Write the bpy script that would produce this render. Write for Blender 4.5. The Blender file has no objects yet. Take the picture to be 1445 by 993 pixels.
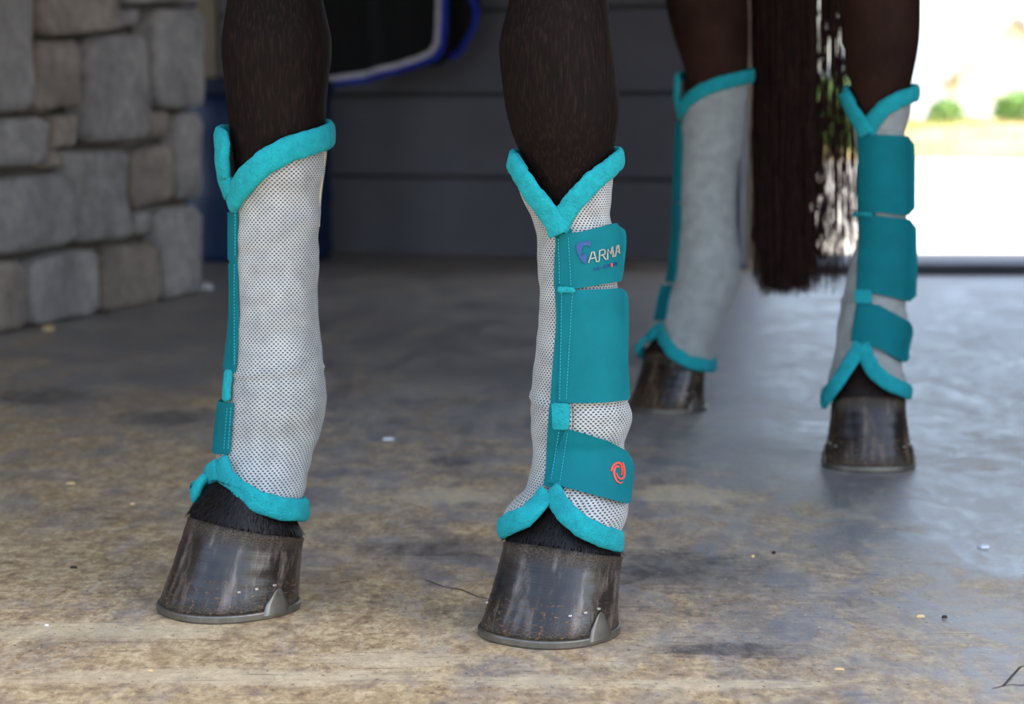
import bpy, math, random, bmesh
import numpy as np
from mathutils import Vector, Matrix, noise as mnoise
random.seed(7)
S = bpy.context.scene
COL = S.collection
# ---------------------------------------------------------------- camera
FPX = 3010.0
CAMH = 0.52
PITCH = math.atan((496.5 - 170.0) / FPX)
cam_d = bpy.data.cameras.new('camera'); cam = bpy.data.objects.new('camera', cam_d); COL.objects.link(cam)
cam.location = (0, 0, CAMH); cam.rotation_euler = (math.pi / 2 - PITCH, 0, 0)
cam_d.sensor_width = 36; cam_d.lens = FPX / 1445 * 36; cam_d.clip_start = .05; cam_d.clip_end = 500
cam_d.dof.use_dof = True; cam_d.dof.focus_distance = 2.12; cam_d.dof.aperture_fstop = 6.4
S.camera = cam
# ---------------------------------------------------------------- light
w = bpy.data.worlds.new('sky'); S.world = w; w.use_nodes = True
wn = w.node_tree.nodes; wl = w.node_tree.links
sky = wn.new('ShaderNodeTexSky'); sky.sky_type = 'NISHITA'; sky.sun_disc = False
sky.sun_elevation = math.radians(56); sky.sun_rotation = math.radians(92); sky.air_density = 1.0; sky.dust_density = 1.5; sky.ozone_density = 1.0
bg = wn['Background']; bg.inputs[1].default_value = 0.36
hs_ = wn.new('ShaderNodeHueSaturation'); hs_.inputs['Saturation'].default_value = .8
wl.new(sky.outputs[0], hs_.inputs['Color']); wl.new(hs_.outputs[0], bg.inputs[0])
sd = bpy.data.lights.new('sun', 'SUN'); sd.energy = 6.0; sd.angle = math.radians(.8); sd.color = (1, .93, .82)
sun = bpy.data.objects.new('sun', sd); COL.objects.link(sun)
SUN_DIR = Vector((-.75, .03, -1.5)).normalized()   # light travels this way
sun.rotation_euler = SUN_DIR.to_track_quat('-Z', 'Y').to_euler()
vs = S.view_settings; vs.view_transform = 'Standard'; vs.look = 'None'; vs.gamma = 1; vs.use_curve_mapping = False
vs.exposure = 1.1
S.cycles.use_denoising = True
S.cycles.max_bounces = 7; S.cycles.diffuse_bounces = 4

# ---------------------------------------------------------------- maths
def ray(px, py):
    x = (px - 722.5) / FPX; y = (496.5 - py) / FPX
    c, s = math.cos(PITCH), math.sin(PITCH)
    return Vector((x, c + y * s, -s + y * c))
def ground(px, py, z=0.0):
    r = ray(px, py); t = (z - CAMH) / r.z
    return Vector((0, 0, CAMH)) + r * t
def at_y(px, py, Y):
    r = ray(px, py); return Vector((0, 0, CAMH)) + r * (Y / r.y)
def proj(p):
    c, s = math.cos(PITCH), math.sin(PITCH)
    d = p.y * c - (p.z - CAMH) * s; u = p.y * s + (p.z - CAMH) * c
    return 722.5 + FPX * p.x / d, 496.5 - FPX * u / d, d
def hermite(xs, ys, x):
    n = len(xs)
    if x <= xs[0]: return ys[0] + 0 * ys[0]
    if x >= xs[-1]: return ys[-1] + 0 * ys[-1]
    i = 0
    while x > xs[i + 1]: i += 1
    def m(k):
        if k == 0: return (ys[1] - ys[0]) / (xs[1] - xs[0])
        if k == n - 1: return (ys[-1] - ys[-2]) / (xs[-1] - xs[-2])
        return (ys[k + 1] - ys[k - 1]) / (xs[k + 1] - xs[k - 1])
    h = xs[i + 1] - xs[i]; t = (x - xs[i]) / h
    return (2*t**3 - 3*t*t + 1) * ys[i] + (t**3 - 2*t*t + t) * h * m(i) + (-2*t**3 + 3*t*t) * ys[i+1] + (t**3 - t*t) * h * m(i+1)

# ---------------------------------------------------------------- mesh helpers
def mk(name, verts, faces, mat=None, parent=None, smooth=False, uvs=None):
    me = bpy.data.meshes.new(name); me.from_pydata([tuple(v) for v in verts], [], faces); me.update()
    o = bpy.data.objects.new(name, me); COL.objects.link(o)
    if mat: me.materials.append(mat)
    if smooth: me.polygons.foreach_set('use_smooth', [True] * len(me.polygons))
    if uvs is not None:
        uv = me.uv_layers.new(name='UVMap')
        li = np.zeros(len(me.loops), dtype=np.int32); me.loops.foreach_get('vertex_index', li)
        uv.data.foreach_set('uv', np.array(uvs, dtype=np.float32)[li].ravel())
    if parent: o.parent = parent
    return o
class MB:
    def __init__(s): s.v = []; s.f = []; s.uv = []
    def add(s, verts, faces):
        b = len(s.v); s.v += [Vector(v) for v in verts]; s.f += [tuple(i + b for i in f) for f in faces]
    def box(s, c, d, rz=0.0, M=None):
        c = Vector(c); vs_ = []
        for x in (-.5, .5):
            for y in (-.5, .5):
                for z in (-.5, .5):
                    p = Vector((x * d[0], y * d[1], z * d[2]))
                    if M: p = M @ p
                    elif rz: p = Matrix.Rotation(rz, 3, 'Z') @ p
                    vs_.append(c + p)
        s.add(vs_, [(0,1,3,2),(4,6,7,5),(0,4,5,1),(2,3,7,6),(0,2,6,4),(1,5,7,3)])
    def build(s, name, mat, parent=None, smooth=False): return mk(name, s.v, s.f, mat, parent, smooth)
def loft(rings, closed=True, cap=(True, True)):
    """rings: list of lists of points of one length"""
    n = len(rings[0]); v = [p for r in rings for p in r]; f = []
    for i in range(len(rings) - 1):
        for j in range(n if closed else n - 1):
            k = (j + 1) % n
            f.append((i*n+j, i*n+k, (i+1)*n+k, (i+1)*n+j))
    if cap[0]: f.append(tuple(reversed(range(n))))
    if cap[1]: f.append(tuple((len(rings)-1)*n + j for j in range(n)))
    return v, f
def tag(o, label=None, cat=None, group=None, kind=None):
    if label: o['label'] = label
    if cat: o['category'] = cat
    if group: o['group'] = group
    if kind: o['kind'] = kind
    return o
def empty(name, loc):
    o = bpy.data.objects.new(name, None); COL.objects.link(o); o.location = loc; o.empty_display_size = .1; return o
def bevel(o, wd, seg=2):
    m = o.modifiers.new('bevel', 'BEVEL'); m.width = wd; m.segments = seg; m.limit_method = 'ANGLE'; return o
def recalc(o):
    bm = bmesh.new(); bm.from_mesh(o.data); bmesh.ops.recalc_face_normals(bm, faces=bm.faces); bm.to_mesh(o.data); bm.free()

# ---------------------------------------------------------------- materials
def srgb(r, g, b):
    f = lambda c: (c / 255 / 12.92) if c / 255 <= .04045 else ((c / 255 + .055) / 1.055) ** 2.4
    return (f(r), f(g), f(b), 1)
class NT:
    def __init__(s, name):
        s.m = bpy.data.materials.new(name); s.m.use_nodes = True
        s.t = s.m.node_tree; s.b = s.t.nodes['Principled BSDF']
    def n(s, typ, **kw):
        x = s.t.nodes.new(typ)
        for k, v in kw.items():
            if k.startswith('i_'): x.inputs[k[2:].replace('_', ' ')].default_value = v
            else: setattr(x, k, v)
        return x
    def l(s, a, b): s.t.links.new(a, b)
    def coord(s, kind='Object', scale=(1,1,1), rot=(0,0,0), loc=(0,0,0)):
        c = s.n('ShaderNodeTexCoord'); mp = s.n('ShaderNodeMapping')
        mp.inputs['Scale'].default_value = scale; mp.inputs['Rotation'].default_value = rot; mp.inputs['Location'].default_value = loc
        s.l(c.outputs[kind], mp.inputs[0]); return mp.outputs[0]
    def noise(s, vec, scale, detail=4, rough=.55, dist=0):
        x = s.n('ShaderNodeTexNoise'); x.inputs['Scale'].default_value = scale; x.inputs['Detail'].default_value = detail
        x.inputs['Roughness'].default_value = rough; x.inputs['Distortion'].default_value = dist
        s.l(vec, x.inputs['Vector']); return x.outputs[0]
    def ramp(s, fac, stops):
        r = s.n('ShaderNodeValToRGB'); e = r.color_ramp.elements
        while len(e) < len(stops): e.new(.5)
        for i, (p, c) in enumerate(stops):
            e[i].position = p; e[i].color = c if len(c) == 4 else (*c, 1)
        s.l(fac, r.inputs[0]); return r.outputs[0]
    def mix(s, fac, a, b, mode='MIX'):
        x = s.n('ShaderNodeMix', data_type='RGBA', blend_type=mode)
        for sock, val in ((x.inputs[0], fac), (x.inputs[6], a), (x.inputs[7], b)):
            if hasattr(val, 'is_linked') or isinstance(val, bpy.types.NodeSocket): s.l(val, sock)
            else: sock.default_value = val
        return x.outputs[2]
    def math(s, op, a, b=None, c=None, clamp=False):
        x = s.n('ShaderNodeMath', operation=op, use_clamp=clamp)
        for i, val in enumerate((a, b, c)):
            if val is None: continue
            if isinstance(val, bpy.types.NodeSocket): s.l(val, x.inputs[i])
            else: x.inputs[i].default_value = val
        return x.outputs[0]
    def bump(s, h, strength=.3, dist=.01):
        x = s.n('ShaderNodeBump'); x.inputs['Strength'].default_value = strength; x.inputs['Distance'].default_value = dist
        s.l(h, x.inputs['Height']); s.l(x.outputs[0], s.b.inputs['Normal']); return x
    def set(s, **kw):
        for k, v in kw.items():
            sock = s.b.inputs[k.replace('_', ' ')]
            if isinstance(v, bpy.types.NodeSocket): s.l(v, sock)
            else: sock.default_value = v
        return s
W1 = (1,1,1,1); K1 = (0,0,0,1)
def plain(name, col, rough=.6, metal=0., nscale=20, var=.12, bump=.15, bdist=.003, **kw):
    t = NT(name); v = t.coord(); nz = t.noise(v, nscale, 5)
    c2 = tuple(max(0, c * (1 - var)) for c in col[:3]) + (1,); c3 = tuple(min(1, c * (1 + var)) for c in col[:3]) + (1,)
    t.set(Base_Color=t.ramp(nz, [(.3, c2), (.7, c3)]), Roughness=rough, Metallic=metal, **kw)
    if bump: t.bump(nz, bump, bdist)
    return t.m

def floor_mat():
    t = NT('dusty_concrete')
    v = t.coord('Object')
    def cv(sx, sy, rot=0, loc=(0,0,0)): return t.coord('Object', scale=(sx, sy, 1), rot=(0, 0, rot), loc=loc)
    big = t.noise(cv(1, .6), 1.6, 6, .6, .5)
    med = t.noise(cv(1, .5), 6.5, 9, .68, .8)
    stre = t.noise(cv(1, .55, .4), 11, 9, .7, 1.0)
    fine = t.noise(cv(1, .6), 95, 6, .75)
    fine2 = t.noise(cv(1, .5, .2), 34, 8, .78, .4)
    scr = t.noise(cv(1, 7, -.95), 13, 6, .72, .3)
    scr2 = t.noise(cv(1, 9, .8, (2, 1, 0)), 12, 6, .72, .25)
    sp = t.n('ShaderNodeSeparateXYZ'); t.l(v, sp.inputs[0])
    base = t.ramp(t.math('MULTIPLY', t.math('ADD', med, fine2), .5), [(.36, srgb(98, 96, 98)), (.47, srgb(128, 124, 122)), (.55, srgb(152, 144, 134)), (.66, srgb(178, 168, 150))])
    # tan dust: heavier in front and on the left, thinner towards the door
    dustpos = t.math('ADD', t.math('MULTIPLY_ADD', sp.outputs[1], -.24, 1.20), t.math('MULTIPLY', sp.outputs[0], -.34))
    dd = t.math('ADD', t.math('ADD', dustpos, t.math('MULTIPLY_ADD', stre, 1.7, -.85)), t.math('MULTIPLY_ADD', big, 1.3, -.65))
    dust = t.ramp(dd, [(.3, K1), (.85, W1)])
    dustc = t.ramp(t.math('MULTIPLY', t.math('ADD', fine, fine2), .5), [(.37, srgb(112, 84, 54)), (.49, srgb(178, 146, 100)), (.62, srgb(224, 198, 150))])
    c = t.mix(t.math('MULTIPLY', dust, .86), base, dustc)
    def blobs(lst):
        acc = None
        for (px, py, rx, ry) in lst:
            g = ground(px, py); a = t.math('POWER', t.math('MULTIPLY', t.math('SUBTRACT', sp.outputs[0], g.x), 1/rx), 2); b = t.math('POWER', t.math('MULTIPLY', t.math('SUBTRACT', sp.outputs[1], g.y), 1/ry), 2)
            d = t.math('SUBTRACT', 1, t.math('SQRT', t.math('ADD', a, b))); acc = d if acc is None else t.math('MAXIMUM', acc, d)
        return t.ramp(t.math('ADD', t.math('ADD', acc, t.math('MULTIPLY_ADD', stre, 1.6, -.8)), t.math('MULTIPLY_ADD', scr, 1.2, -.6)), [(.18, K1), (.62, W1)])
    c = t.mix(t.math('MULTIPLY', blobs([(940, 800, .17, .16), (1020, 915, .10, .05), (640, 650, .05, .08), (610, 775, .12, .11), (230, 590, .12, .16), (60, 560, .16, .2)]), .78), c, t.ramp(fine2, [(.40, srgb(48, 47, 52)), (.62, srgb(112, 104, 98))]))  # dark stains; the one between the forelegs paints the horse's shadow into the colour
    c = t.mix(t.math('MULTIPLY', blobs([(150, 890, .2, .06), (330, 955, .3, .05), (1000, 965, .14, .03), (560, 930, .12, .05), (740, 960, .1, .04), (640, 700, .10, .10), (960, 700, .12, .10)]), .42), c, srgb(222, 204, 168))
    dk2 = t.ramp(scr2, [(.34, W1), (.43, K1)]); c = t.mix(t.math('MULTIPLY', dk2, .5), c, srgb(70, 62, 56))
    lt = t.ramp(scr, [(.60, K1), (.70, W1)]); c = t.mix(t.math('MULTIPLY', lt, .4), c, srgb(196, 178, 144))
    sp2 = t.ramp(t.noise(cv(1, .6), 170, 2, .5), [(.64, K1), (.72, W1)]); c = t.mix(t.math('MULTIPLY', sp2, .6), c, srgb(58, 50, 44))
    sp3 = t.ramp(t.noise(cv(1, .6, 0, (5, 2, 0)), 150, 2, .5), [(.68, K1), (.74, W1)]); c = t.mix(t.math('MULTIPLY', sp3, .5), c, srgb(214, 202, 176))
    r = t.ramp(t.math('MULTIPLY', t.math('ADD', fine2, med), .5), [(.4, (.38,)*3), (.6, (.58,)*3)])
    t.set(Base_Color=c, Roughness=t.math('ADD', r, t.math('MULTIPLY', dust, .2)), Specular_IOR_Level=.55)
    t.bump(t.math('ADD', t.math('MULTIPLY', fine, .35), t.math('ADD', t.math('MULTIPLY', fine2, .5), t.math('MULTIPLY', scr, .25))), .22, .004)
    return t.m
def stone_mat(name, a, b, c):
    t = NT(name); info = t.n('ShaderNodeObjectInfo'); v = t.coord('Object')
    add = t.n('ShaderNodeVectorMath', operation='ADD'); sc = t.n('ShaderNodeVectorMath', operation='SCALE'); sc.inputs[3].default_value = 37
    cmb = t.n('ShaderNodeCombineXYZ'); t.l(info.outputs['Random'], cmb.inputs[0]); t.l(info.outputs['Random'], cmb.inputs[2]); t.l(cmb.outputs[0], sc.inputs[0])
    t.l(v, add.inputs[0]); t.l(sc.outputs[0], add.inputs[1]); vv = add.outputs[0]
    n1 = t.noise(vv, 5, 6, .6, .6); n2 = t.noise(vv, 28, 6, .65)
    col = t.ramp(n1, [(.3, a), (.52, b), (.72, c)])
    col = t.mix(.35, col, t.ramp(n2, [(.35, srgb(60, 60, 62)), (.65, srgb(190, 186, 180))]), 'OVERLAY')
    t.set(Base_Color=col, Roughness=.85); t.bump(t.math('ADD', t.math('MULTIPLY', n1, 1.5), t.math('MULTIPLY', n2, .5)), .8, .02)
    return t.m
def sleeve_mat():
    t = NT('boot_mesh_fabric')
    uv = t.n('ShaderNodeTexCoord').outputs['UV']; sp = t.n('ShaderNodeSeparateXYZ'); t.l(uv, sp.inputs[0])
    P, Q = .0044, .00235
    y = t.math('DIVIDE', sp.outputs[1], Q); row = t.math('FLOOR', y); fy = t.math('SUBTRACT', t.math('FRACT', y), .5)
    odd = t.math('MULTIPLY', t.math('MODULO', row, 2), .5)
    x = t.math('ADD', t.math('DIVIDE', sp.outputs[0], P), odd); fx = t.math('SUBTRACT', t.math('FRACT', x), .5)
    dx = t.math('MULTIPLY', fx, P / .00135); dy = t.math('MULTIPLY', fy, Q / .00092)
    d = t.math('SQRT', t.math('ADD', t.math('MULTIPLY', dx, dx), t.math('MULTIPLY', dy, dy)))
    hole = t.ramp(d, [(.72, W1), (1.08, K1)])
    nz = t.noise(t.coord('Object'), 45, 4)
    thread = t.ramp(nz, [(.3, srgb(144, 148, 144)), (.7, srgb(172, 176, 170))])
    c = t.mix(hole, thread, srgb(62, 54, 68))
    t.set(Base_Color=c, Roughness=.75, Sheen_Weight=.15)
    t.bump(t.math('SUBTRACT', 1, hole), .6, .0012)
    return t.m
def fleece_mat(name, a, b):
    t = NT(name); v = t.coord('Object'); n1 = t.noise(v, 420, 3, .7); n2 = t.noise(v, 90, 4, .6)
    c = t.ramp(t.math('MULTIPLY', t.math('ADD', n1, n2), .5), [(.32, a), (.66, b)])
    t.set(Base_Color=c, Roughness=.95, Sheen_Weight=.25, Sheen_Roughness=.4, Sheen_Tint=b)
    t.bump(t.math('ADD', n1, n2), .75, .0035); return t.m
def strap_mat():
    t = NT('strap_webbing'); v = t.coord('Object'); n1 = t.noise(v, 900, 2, .5); n2 = t.noise(v, 25, 4, .6)
    c = t.ramp(n2, [(.3, srgb(0, 92, 99)), (.7, srgb(0, 103, 110))])
    t.set(Base_Color=c, Roughness=.85, Specular_IOR_Level=.2, Sheen_Weight=.0, Sheen_Tint=srgb(0, 170, 180)); t.bump(n1, .25, .0008); return t.m
def coat_mat():
    t = NT('dark_bay_coat'); v = t.coord('Object'); st = t.noise(t.coord('Object', scale=(1, 1, .12)), 420, 4, .6); lo = t.noise(v, 9, 4, .6)
    c = t.ramp(lo, [(.3, srgb(9, 5, 4)), (.7, srgb(18, 11, 9))])
    sp = t.n('ShaderNodeSeparateXYZ'); t.l(v, sp.inputs[0])
    # hind legs and quarters are browner
    hb = t.ramp(t.math('MULTIPLY_ADD', sp.outputs[1], .55, -1.1), [(.25, K1), (.8, W1)])
    c = t.mix(t.math('MULTIPLY', hb, .75), c, t.ramp(lo, [(.3, srgb(32, 17, 12)), (.7, srgb(60, 36, 27))]))
    c = t.mix(t.math('MULTIPLY', t.ramp(st, [(.5, K1), (.68, W1)]), .16), c, srgb(70, 50, 40))
    t.set(Base_Color=c, Roughness=.72, Specular_IOR_Level=.08); t.bump(st, .35, .002); return t.m
def hoof_mat(name, lo, mid, hi, dirt=1.0):
    t = NT(name); uvn = t.n('ShaderNodeTexCoord').outputs['UV']
    def mp(sx, sy, lx=0):
        m = t.n('ShaderNodeMapping'); m.inputs['Scale'].default_value = (sx, sy, 1); m.inputs['Location'].default_value = (lx, 0, 0); t.l(uvn, m.inputs[0]); return m.outputs[0]
    st = t.noise(mp(15, .7), 1.6, 5, .6, .3); st2 = t.noise(mp(90, 1.2), 2, 4, .6)
    rings = t.noise(mp(3, 22), 1.5, 4, .6, .2)
    c = t.ramp(st, [(.34, lo), (.52, mid), (.74, hi)])
    c = t.mix(t.math('MULTIPLY', t.ramp(st2, [(.45, K1), (.7, W1)]), .3), c, lo)
    sp = t.n('ShaderNodeSeparateXYZ'); t.l(uvn, sp.inputs[0]); vv = sp.outputs[1]
    fn = t.noise(mp(40, 14), 2.2, 6, .7)
    top = t.ramp(t.math('ADD', vv, t.math('MULTIPLY_ADD', fn, .3, -.15)), [(.80, K1), (.93, W1)])
    bot = t.ramp(t.math('SUBTRACT', vv, t.math('MULTIPLY_ADD', fn, .3, -.15)), [(.03, W1), (.15, K1)])
    dcol = t.ramp(t.noise(mp(60, 18), 3, 6, .75), [(.46, srgb(22, 16, 12)), (.62, srgb(98, 80, 56))])
    dm = t.math('MAXIMUM', t.math('MULTIPLY', top, .75), t.math('MULTIPLY', bot, .75))
    dm = t.math('MULTIPLY', dm, dirt)
    c = t.mix(dm, c, dcol)
    chip = t.ramp(t.noise(mp(30, 10, 3), 2.2, 5, .7), [(.56, K1), (.62, W1)]); chm = t.math('MULTIPLY', chip, t.ramp(vv, [(.3, W1), (.5, K1)]))
    c = t.mix(t.math('MULTIPLY', chm, .7 * dirt), c, srgb(120, 88, 56))
    rg = t.math('ADD', t.math('MULTIPLY', dm, .5), t.ramp(rings, [(.3, (.24,)*3), (.8, (.4,)*3)]))
    t.set(Base_Color=c, Roughness=rg, Specular_IOR_Level=.4, Coat_Weight=t.math('MULTIPLY', t.math('SUBTRACT', 1, dm), .18), Coat_Roughness=.16)
    t.bump(t.math('ADD', t.math('ADD', t.math('MULTIPLY', rings, .28), t.math('MULTIPLY', st2, .25)), t.math('MULTIPLY', t.math('ADD', dm, chm), .7)), .4, .0022)
    return t.m
M = dict(
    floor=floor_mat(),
    stone_grey=stone_mat('grey_granite', srgb(128, 124, 124), srgb(162, 157, 156), srgb(184, 179, 174)),
    stone_tan=stone_mat('tan_granite', srgb(124, 112, 104), srgb(158, 144, 134), srgb(186, 176, 164)),
    mortar=plain('mortar', srgb(92, 85, 76), .95, nscale=30, bump=.5, bdist=.01),
    panel=plain('dark_grey_wall_paint', srgb(94, 92, 100), .75, nscale=6, var=.08, bump=.1),
    joint=plain('wall_joint', srgb(58, 57, 62), .8),
    sleeve=sleeve_mat(),
    fleece=fleece_mat('teal_fleece', srgb(0, 122, 130), srgb(4, 158, 164)),
    strap=strap_mat(),
    stitch=plain('teal_thread', srgb(16, 146, 156), .7, bump=0),
    silver=plain('silver_print', srgb(140, 138, 130), .45, bump=0),
    blue_print=plain('blue_print', srgb(0, 62, 120), .5, bump=0),
    red_print=plain('red_orange_print', srgb(238, 66, 44), .5, bump=0),
    beige=plain('beige_binding', srgb(176, 168, 142), .85),
    coat=coat_mat(),
    hair=plain('black_leg_hair', srgb(20, 16, 17), .5, nscale=200, bump=0, Specular_IOR_Level=.45),
    tail=plain('tail_hair', srgb(46, 22, 17), .6, nscale=60, var=.7, bump=0, Specular_IOR_Level=.2),
    hoof=hoof_mat('front_hoof_horn', srgb(17, 12, 9), srgb(38, 30, 25), srgb(124, 110, 100)),
    hoof_hind=hoof_mat('hind_hoof_horn', srgb(14, 10, 8), srgb(36, 27, 21), srgb(122, 100, 76)),
    iron=plain('worn_iron', srgb(112, 106, 96), .42, .75, nscale=60, var=.25, bump=.3, bdist=.001),
    nail=plain('nail_clinch', srgb(190, 186, 176), .35, .8, bump=0),
    blue_plastic=plain('blue_plastic', srgb(6, 40, 84), .6, bump=0),
    blue_dark=plain('dark_blue_plastic', srgb(8, 28, 60), .6, bump=0),
    timber=plain('beige_painted_post', srgb(150, 134, 116), .7, nscale=8),
    jamb=plain('cream_door_post', srgb(206, 182, 152), .6, nscale=8, bump=.05),
    alu=plain('pale_metal_frame', srgb(168, 172, 190), .4, .3),
    threshold=plain('dark_threshold', srgb(64, 66, 76), .7),
    rug=plain('black_rug_cloth', srgb(9, 8, 11), .95, nscale=60),
    rug_blue=plain('royal_blue_binding', srgb(18, 48, 168), .8),
    rug_white=plain('white_binding', srgb(196, 190, 204), .8),
    steel=plain('galvanised_steel', srgb(120, 122, 126), .45, .7),
    ceiling=plain('ceiling_boards', srgb(120, 112, 102), .8),
    drive=plain('pale_concrete_drive', srgb(214, 206, 194), .9, nscale=3),
    grass=None, house=plain('cream_render', srgb(244, 232, 218), .9), roof=plain('grey_roof_tiles', srgb(196, 198, 206), .8),
    white=plain('white_paint', srgb(236, 236, 236), .6), leaf=plain('leaf_green', srgb(122, 154, 76), .7, nscale=40, var=.35), bark=plain('bark', srgb(110, 92, 72), .9),
    window=plain('window_glass', srgb(196, 206, 212), .1, bump=0),
    straw=plain('straw', srgb(198, 168, 118), .8, bump=.1), chalk=plain('pale_chip', srgb(206, 208, 214), .8), darkbit=plain('dark_debris', srgb(48, 38, 30), .9),
    crack=plain('crack_dirt', srgb(64, 56, 50), .95),
)
def grass_mat():
    t = NT('dry_grass'); v = t.coord(); a = t.noise(v, .8, 5, .6); b = t.noise(v, 9, 4)
    c = t.ramp(a, [(.42, srgb(178, 140, 100)), (.56, srgb(140, 150, 64)), (.7, srgb(112, 140, 48))])
    t.set(Base_Color=t.mix(.3, c, t.ramp(b, [(.3, srgb(140, 108, 76)), (.7, srgb(196, 170, 120))])), Roughness=.95); t.bump(b, .8, .05); return t.m
M['grass'] = grass_mat()

# ================================================================ SETTING
def slab(name, y0, z0, z1, ye, mat, parent=None, ex=.7):
    ol = [(-7, y0), (7, y0), (7, ye), (2.4, ye + .25), (2.4, ye + .7), (.95, ye + .7), (.95, ye + ex), (-7, ye + ex + 2.7)]; v = [(x, y, z) for z in (z1, z0) for x, y in ol]
    o = mk(name, v, [tuple(range(8)), tuple(range(15, 7, -1))] + [(i, 8+i, 8+(i+1) % 8, (i+1) % 8) for i in range(8)], mat, parent); recalc(o); return o
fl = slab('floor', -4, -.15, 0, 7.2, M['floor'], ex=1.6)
tag(fl, kind='structure')
# hairline groove in the slab near the right foreground, and an old drag mark
def line_on_floor(name, pts, wd, mat, parent, z=.0006):
    g = [ground(*p) for p in pts]; v = []; f = []
    for i, p in enumerate(g):
        a = g[max(0, i-1)]; b = g[min(len(g)-1, i+1)]; d = (b - a).normalized(); n = Vector((-d.y, d.x, 0))
        k = wd * (.35 + .65 * math.sin(math.pi * (i + .5) / len(g)))
        v += [p + n * k + Vector((0,0,z)), p - n * k + Vector((0,0,z))]
    for i in range(len(g)-1): f.append((2*i, 2*i+1, 2*i+3, 2*i+2))
    return mk(name, v, f, mat, parent)
line_on_floor('crack', [(1400, 972), (1416, 968), (1428, 954), (1440, 941), (1470, 938)], .0012, M['crack'], fl)
line_on_floor('crack', [(1414, 968), (1430, 966), (1450, 968), (1480, 972)], .0010, M['crack'], fl)
line_on_floor('crack', [(600, 818), (625, 828), (650, 832), (674, 842), (690, 845)], .0012, M['crack'], fl)

# back wall: long dark panels with recessed joints
wa = ground(-300, 331); wb = ground(1046, 371)
wdir = (wb - wa).normalized(); wnr = Vector((wdir.y, -wdir.x, 0))  # towards the camera
WL = (wb - wa).length
back = MB(); c = (wa + wb) / 2 - wnr * .12 + Vector((0, 0, 1.3)); rot = math.atan2(wdir.y, wdir.x)
back.box(c, (WL, .18, 2.70), rot)
bk = back.build('wall_back', M['joint']); tag(bk, kind='structure')
hgt = .335; z = .0; first = .335
edges = [0, .30, .62, .94, 1.26, 1.58, 1.90, 2.22, 2.6]
for i in range(len(edges) - 1):
    b = MB(); z0, z1 = edges[i] + .006, edges[i+1] - .006
    if i == 0: z0 = .0
    b.box((wa + wb) / 2 - wnr * .02 + Vector((0, 0, (z0 + z1) / 2)), (WL, .04, z1 - z0), rot)
    o = b.build('wall_panel', M['panel'], bk); bevel(o, .006, 2)
# door side: pale metal frame and cream post at the end of the wall
def post(name, px0, px1, ybase, depth, hh, mat, kind='structure', **kw):
    a = ground(px0, ybase); b_ = ground(px1, ybase); m = MB()
    m.box(((a.x + b_.x) / 2, a.y + depth / 2, hh / 2), (abs(b_.x - a.x), depth, hh)); o = m.build(name, mat); bevel(o, .004)
    tag(o, kind=kind, **kw); return o
post('trim_1', 1044, 1057, 376, .14, 2.6, M['alu'])
post('trim_2', 1057, 1083, 379, .16, 2.6, M['jamb'])
# unseen ceiling over the bay, boarded; back edge stepped out to block stray sun
RY = 1.72
ce = slab('ceiling', RY, 2.62, 2.70, 7.3, M['ceiling'], ex=1.2); tag(ce, kind='structure')
for i in range(8):
    m = MB(); m.box((0, RY + .36 + i * .68, 2.605), (13.9, .64, .03)); m.build('ceiling_board', M['ceiling'], ce)
# out-of-frame left wall closes the bay; front cut short to let light in
m = MB(); m.box((-5.0, 6.2, 1.3), (.2, 5.0, 2.6)); o = m.build('wall_left_outer', M['panel']); tag(o, kind='structure'); o.name = 'wall_left'
m = MB(); m.box((3.25, 4.65, 1.3), (.2, 6.1, 2.6)); o = m.build('wall_light_block', M['panel']); tag(o, kind='structure')  # unseen wall added on the right to keep side light out
m = MB(); m.box((0, RY + .06, 2.42), (8, .12, .42)); o = m.build('trim_light_block', M['panel']); tag(o, kind='structure')  # unseen fascia added over the front opening to shade the hind legs
# threshold at the door
m = MB(); a = ground(1090, 388); b_ = ground(1700, 371)
m.box(((a.x + 6) / 2, (a.y + b_.y) / 2, .012), (6 - a.x, b_.y - a.y, .05)); o = m.build('trim_3', M['threshold']); bevel(o, .01); tag(o, kind='structure')

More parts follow.
